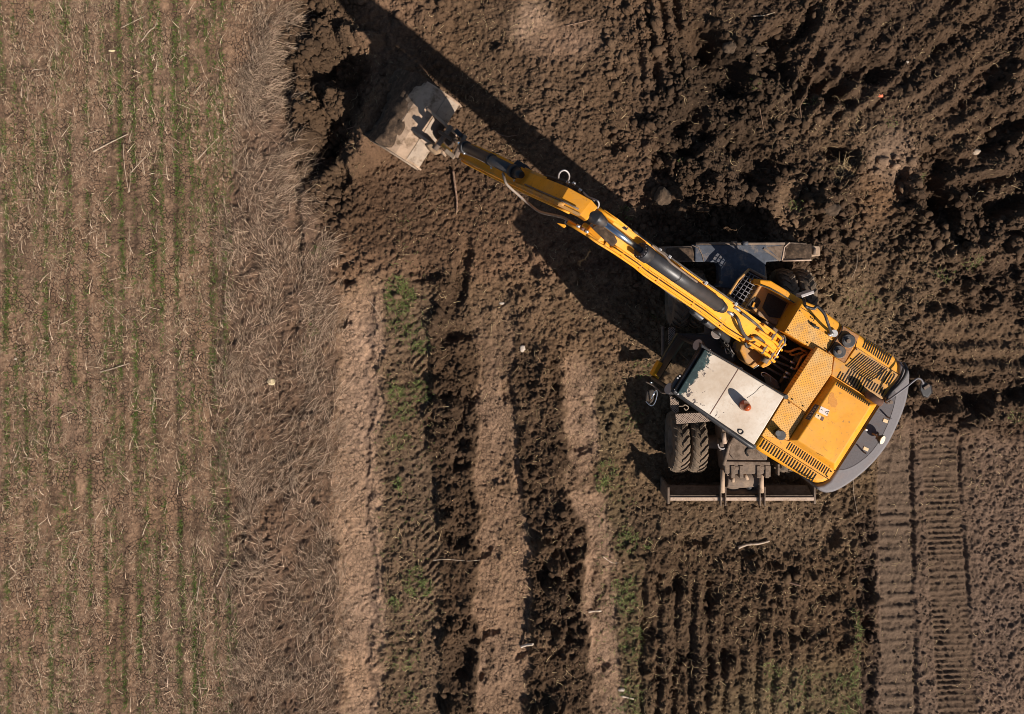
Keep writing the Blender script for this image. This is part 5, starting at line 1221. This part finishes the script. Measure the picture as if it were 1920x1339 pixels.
part('pad_pin', MB().tube([Q(6, 1730, 200, .86), Q(6, 1730, 270, .86)], .03, 12), 'steel').location.z += .01
part('outrigger_leg', MB().box((V3(Q(6, 300, 262, .3))), V3((.1, 0, 0)), V3((0, .1, 0)), V3((0, 0, .28))), 'steel', .01)
part('outrigger_leg', MB().box((V3(Q(6, 1560, 240, .3))), V3((.1, 0, 0)), V3((0, .1, 0)), V3((0, 0, .28))), 'steel', .01)
# dozer blade (bottom) ---------------------------------------
def blade_pt(px_, zz, k): return Q(5, px_, k, zz)
yb = Q(5, 0, 955, .72)[1]; x0b = Q(5, 300, 950, .72)[0]; x1b = Q(5, 1738, 950, .72)[0]
pr = [(0, .70), (.05, .60), (.09, .42), (.09, .25), (.05, .10), (-.03, .02)]
rings = [[(x, yb + .10 - d * .6, z) for d, z in pr] + [(x, yb + .06 - d * .6, z) for d, z in pr[::-1]] for x in (x0b, x1b)]
bl_ = part('dozer_blade', MB().loft(rings), 'blade', .004)
part('blade_edge', MB().box(((x0b + x1b) / 2, yb + .035, .70), (((x1b - x0b) / 2), 0, 0), (0, .032, 0), (0, 0, .028)), 'bladeedge', .01, parent=bl_)
part('blade_skirt', MB().loft([[(x0b - .02, yb + .20, .5), (x1b - .02, yb + .20, .5), (x1b - .02, yb + .1, .66), (x0b - .02, yb + .1, .66)], [(x0b - .02, yb + .20, .47), (x1b - .02, yb + .20, .47), (x1b - .02, yb + .1, .63), (x0b - .02, yb + .1, .63)]]), 'blade', parent=bl_)
for x in (x0b - .045, x1b):
    part('blade_cheek', MB().prism([(x, yb - .06), (x + .04, yb - .06), (x + .04, yb + .24), (x, yb + .24)], .0, .72), 'blade', .006, parent=bl_)
# push arms, brackets
for x in (825, 1215):
    part('push_arm', MB().tube([Q(5, x, 640, .85), Q(5, x, 870, .8)], .040, 12), 'bucket')
    for dx in (-24, 24):
        part('arm_fork', MB().box(V3(Q(5, x + dx, 900, .72)), V3((.010, 0, 0)), V3((0, .17, 0)), V3((0, 0, .06))), 'blade', .004)
part('blade_cylinder', MB().tube([Q(5, 838, 595, .95), Q(5, 890, 400, 1.0), Q(5, 930, 320, 1.0)], .03, 10), 'blade')
part('blade_cylinder', MB().tube([Q(5, 835, 270, 1.0), Q(5, 845, 380, .98)], .04, 10), 'bladeedge')
cbp = part('cross_bar', MB().prism(QS(5, [(842, 560), (1300, 565), (1305, 602), (842, 598)], .96), .7, .96), 'blade', .012)
part('front_plate', MB().prism(QS(5, [(940, 300), (1130, 400), (1250, 548), (940, 548), (885, 470)], .99), .5, .99), 'blade', .015)
part('plate_hole', MB().tube(QP(5, [(1080, 505, .99), (1058, 470, .99), (1075, 435, .99), (1125, 425, .99)], 5), .02, 8), 'slot')
for x in (905, 1160):
    for dx in (0, 84):
        part('arm_bracket', MB().box(V3(Q(5, x + dx, 640, .8)), V3((.035, 0, 0)), V3((0, .11, 0)), V3((0, 0, .16))), 'blade', .01)
    part('arm_bracket', MB().box(V3(Q(5, x + 42, 615, .86)), V3((.085, 0, 0)), V3((0, .035, 0)), V3((0, 0, .08))), 'blade', .01)
    part('bracket_pin', MB().tube([Q(5, x - 10, 665, .8), Q(5, x + 95, 665, .8)], .03, 10), 'bucket')
for (x, y) in ((1265, 640), (1285, 650), (870, 640), (1375, 635)):
    part('arm_bracket', MB().box(V3(Q(5, x, y, .78)), V3((.018, 0, 0)), V3((0, .1, 0)), V3((0, 0, .06))), 'blade', .006)
part('hydraulic_pipe', MB().tube([Q(5, 1025, 630, .85), Q(5, 1120, 655, .85)], .02, 8).tube([Q(5, 1020, 600, .85), Q(5, 1125, 625, .85)], .016, 8), 'blade')
part('gear_case', MB().tube([Q(5, 850, 715, .55), Q(5, 1190, 715, .55)], .19, 18), 'steel', .03)
part('gear_case', MB().ball(Q(5, 920, 760, .5), .2, 14, .7).ball(Q(5, 1120, 740, .5), .2, 14, .7), 'steel')
part('gear_fitting', MB().tube([Q(5, 930, 720, .8), Q(5, 930, 765, .78)], .03, 10).tube([Q(5, 1050, 690, .8), Q(5, 1075, 740, .78)], .03, 10), 'bucket')
part('brake_chamber', MB().ball(Q(5, 1090, 790, .55), .11, 14), 'black')
part('brake_chamber', MB().tube([Q(5, 780, 395, .85), Q(5, 855, 390, .85)], .11, 16), 'steel', .02)
part('hose_fitting', MB().tube(QP(5, [(778, 385, .96), (790, 420, .97), (820, 435, .97), (850, 430, .96)], 4), .014, 8), 'lens')

# ================================================================== THINGS LYING ON THE GROUND
def bark_stick(name, pts, r, mat, label, cat, group=None, taper=.5, lift=.0, split=False):
    P3 = []
    for i, (px_, py_) in enumerate(pts):
        x, y = G(px_, py_); z = float(gh(x, y)); P3.append(V3((x, y, z + r * .7)))
    zm = np.polyfit(range(len(P3)), [p.z for p in P3], 1) if len(P3) > 2 else None
    hi_ = max(p.z for p in P3)
    for i, p in enumerate(P3): p.z = max(p.z, (np.polyval(zm, i) if zm is not None else p.z)) + lift
    c = smooth_path(P3, 5)
    n = len(c); rr_ = [r * (1 - (1 - taper) * i / (n - 1)) * (1 + .12 * math.sin(i * 2.3)) for i in range(n)]
    lc = tuple(P3[0]); o = MB().tube(c, rr_, 7).build(name, mat, None, 0, 2, lc); tag(o, label, cat, group); return o
M['wood'] = mat_simple('weathered_stalk', (.44, .34, .25), .85, var=.35, scale=25, dirt=(.20, .14, .09), dirt_amt=.4, dscale=12)
M['woodpale'] = mat_simple('pale_split_wood', (.68, .56, .44), .8, var=.2, scale=20, dirt=(.36, .26, .18), dirt_amt=.3, dscale=14)
M['bark'] = mat_simple('brown_bark', (.20, .115, .075), .9, var=.4, scale=30, dirt=(.34, .23, .15), dirt_amt=.4, dscale=18)
M['foam'] = mat_simple('cream_foam', (.72, .60, .36), .8, var=.2, scale=20)
M['pulp'] = mat_simple('white_rag', (.50, .42, .34), .8, var=.2, scale=16, dirt=(.42, .32, .24), dirt_amt=.4)
M['red'] = mat_simple('orange_red_shard', (.72, .16, .07), .6, var=.2)
M['stone'] = mat_simple('pale_stone', (.50, .42, .34), .85, var=.2, scale=20)
M['rockdark'] = mat_simple('soil_covered_rock', (.085, .055, .034), .95, var=.5, scale=16, dirt=(.045, .03, .018), dirt_amt=.5)
S = lambda *a, **k: bark_stick(*a, **k)
FG = 'dry stalks lying across the seedling field'
for pts, r, lab in (
    ([(229, 53), (250, 43), (275, 32)], .011, 'dry straight stalk near the top of the field, right of the shortest green row gap'),
    ([(267, 79), (283, 60), (294, 50), (300, 25)], .012, 'bent pale stalk broken in a hook at the top of the field'),
    ([(179, 285), (208, 269), (242, 252)], .016, 'thickest dark sided stalk in the upper field, slanting up to the right'),
    ([(234, 270), (235, 310), (243, 362)], .009, 'thin upright pale stalk just right of the thick slanting stalk'),
    ([(247, 325), (265, 305), (283, 286)], .010, 'slanting stalk ending at a green tuft in the upper middle of the field'),
    ([(372, 300), (400, 270), (432, 240)], .010, 'long thin stalk slanting toward the dry grass near the top right of the field'),
    ([(340, 58), (341, 78)], .009, 'very short upright pale stalk near the top right of the field'),
    ([(190, 697), (215, 690), (246, 680)], .015, 'thick stalk slanting up to the right halfway down the field'),
    ([(82, 698), (98, 695), (116, 702)], .010, 'slightly bent pale stalk at the left of the field, halfway down'),
    ([(363, 500), (365, 480)], .010, 'short pale upright stalk beside two green rows in the middle of the field'),
    ([(194, 557), (220, 580), (243, 602)], .010, 'thin stalk slanting down to the right in the middle of the field'),
    ([(286, 725), (293, 742), (288, 765), (294, 785)], .011, 'wavy pale stalk standing out between two green rows'),
    ([(408, 1098), (420, 1074), (435, 1048)], .013, 'long pale stalk slanting up to the right in the lower field'),
    ([(370, 1125), (374, 1100), (378, 1075)], .012, 'upright pale stalk left of the long slanting stalk in the lower field'),
    ([(25, 866), (33, 850), (40, 832)], .012, 'pale stalk near the left border, slanting up to the right'),
    ([(310, 1228), (317, 1258)], .010, 'short straight stalk near the bottom of the field'),
    ([(135, 1058), (148, 1030), (152, 1008)], .010, 'thin stalk at the lower left of the field')):
    S('dry_stalk', pts, r, 'wood', lab, 'stalk', FG)
S('wooden_stick', [(848, 318), (852, 345), (856, 375), (856, 398)], .026, 'bark', 'brown straight stick lying on smooth soil below the bucket', 'stick', taper=.7)
S('branch', [(1382, 1024), (1400, 1018), (1420, 1016), (1440, 1012)], .028, 'wood', 'thick pale branch lying on dug soil below the dozer blade', 'branch', taper=.7)
S('wood_chip', [(1473, 1084), (1492, 1087)], .024, 'bark', 'short brown wood piece on the dark soil right of the pale branch', 'wood piece', taper=.8)
S('split_wood', [(977, 1210), (988, 1203), (999, 1197)], .024, 'woodpale', 'pale split wood piece at the right edge of the cracked wheel track', 'wood piece', taper=.9)
S('split_wood', [(1103, 1146), (1127, 1143)], .020, 'woodpale', 'short pale wood piece on cracked soil between dark clods and weeds', 'wood piece', taper=.9)
S('split_wood', [(1165, 1305), (1188, 1311)], .018, 'woodpale', 'thin pale wood piece by the weeds near the bottom border', 'wood piece', taper=.8)
S('root', [(813, 1048), (835, 1045), (860, 1047), (880, 1046), (900, 1046)], .010, 'wood', 'pale crooked root lying across the first dark clod strip', 'root')
S('root', [(922, 238), (935, 250), (952, 255), (972, 253)], .010, 'bark', 'curved reddish root above the bucket cylinder at the shadow edge', 'root')
S('root', [(1500, 230), (1498, 200), (1510, 180)], .010, 'bark', 'curved brown root among dark clods in the upper right', 'root')
S('root', [(1418, 185), (1424, 215), (1432, 258)], .009, 'bark', 'long thin brown root left of the light soil in the upper right', 'root')
S('root', [(1412, 30), (1430, 31), (1450, 26)], .012, 'wood', 'small pale crooked root near the top border', 'root')
S('root', [(690, 560), (715, 600), (705, 640)], .006, 'wood', 'fine dry root on the pale cracked track', 'root')
S('root', [(640, 240), (668, 240), (695, 246)], .008, 'bark', 'thin reddish root sticking out of the earth left of the bucket', 'root')
S('root', [(1130, 1042), (1141, 1050), (1150, 1054), (1170, 1052)], .009, 'woodpale', 'pale forked root beside the weeds in the lower middle', 'root')
S('root', [(1610, 850), (1596, 905), (1602, 960)], .006, 'wood', 'thin arched root between the counterweight and the crawler print', 'root')
S('root', [(1060, 50), (1085, 46), (1112, 40)], .012, 'bark', 'dark brown root right of the pale dust patch at the top', 'root')
S('root', [(1602, 478), (1600, 500), (1590, 520)], .006, 'wood', 'pale thin root right of the stabiliser', 'root')
def lump(name, px_, py_, rx, ry, rz, mat, label, cat, seed=0, group=None):
    x, y = G(px_, py_); bm = bmesh.new(); bmesh.ops.create_icosphere(bm, subdivisions=3, radius=1)
    for v in bm.verts:
        p = v.co; k = 1 + .25 * float(vn(np.array(p.x * 1.5 + seed), np.array(p.y * 1.5 + p.z), 3)) + .12 * float(vn(np.array(p.x * 4 + seed), np.array(p.y * 4 + p.z * 3), 4))
        v.co = V3((p.x * rx * k, p.y * ry * k, max(p.z, -.5) * rz * k))
    me = bpy.data.meshes.new(name); bm.to_mesh(me); bm.free(); me.materials.append(M[mat])
    o = bpy.data.objects.new(name, me); COL.objects.link(o); o.location = (x, y, float(gh(x, y)) + rz * .35); tag(o, label, cat, group); return o
lump('foam_lump', 511, 714, .075, .065, .05, 'foam', 'cream coloured foam lump lying in the dry grass strip', 'foam lump', 3)
lump('shard', 1648, 180, .065, .035, .02, 'red', 'orange red shard on the dark soil in the upper right', 'shard', 9)
lump('yellow_leaf', 211, 96, .06, .018, .015, 'foam', 'small yellow curled leaf in the upper field', 'leaf', 5)
lump('white_rag', 980, 652, .05, .065, .02, 'pulp', 'white rag on the edge of the second dark clod strip', 'rag', 12)
lump('white_rag', 942, 568, .06, .025, .02, 'pulp', 'small torn white rag on brown soil above the wheel track', 'rag', 15)
lump('husk', 1822, 286, .085, .05, .04, 'wood', 'pale curled husk on the dark furrows near the right border', 'husk', 18)
lump('pale_stone', 1698, 118, .03, .025, .02, 'pulp', 'tiny white stone on dark soil in the upper right', 'stone', 21)
lump('pale_stone', 33, 672, .025, .022, .02, 'stone', 'small pale stone near the left border of the field', 'stone', 22)
lump('pale_stone', 1165, 1293, .07, .035, .03, 'stone', 'flat pale stone above the lowest wood piece', 'stone', 23)
lump('rock', 1540, 395, .17, .12, .11, 'rockdark', 'soil covered flat topped rock above the stabiliser', 'rock', 31)
lump('rock', 1427, 88, .19, .07, .07, 'rockdark', 'long soil covered rock among the dark clods in the upper right', 'rock', 33)
lump('rock', 1238, 372, .16, .17, .12, 'rockdark', 'dark rounded earth lump in the shadow beside the boom', 'rock', 35)
lump('rock', 1362, 95, .13, .12, .1, 'rockdark', 'round earth lump beside the deep hollow in the upper right', 'rock', 37)
# tuft of dry stems in the upper right
n = 90; aa = rng.uniform(0, 2 * np.pi, n); tx, ty_ = G(1575, 322)
tf = ribbons('grass_tuft', np.full(n, tx) + rng.normal(0, .05, n), np.full(n, ty_) + rng.normal(0, .06, n), aa, rng.uniform(.12, .34, n), rng.uniform(.006, .011, n), .05, rng.normal(0, .3, n),
        cols(n, (.25, .17, .09), (.5, .36, .2), .3), MV, nseg=4, label='uprooted tuft of dry grass stems on the dark soil', cat='grass tuft', kind=None)
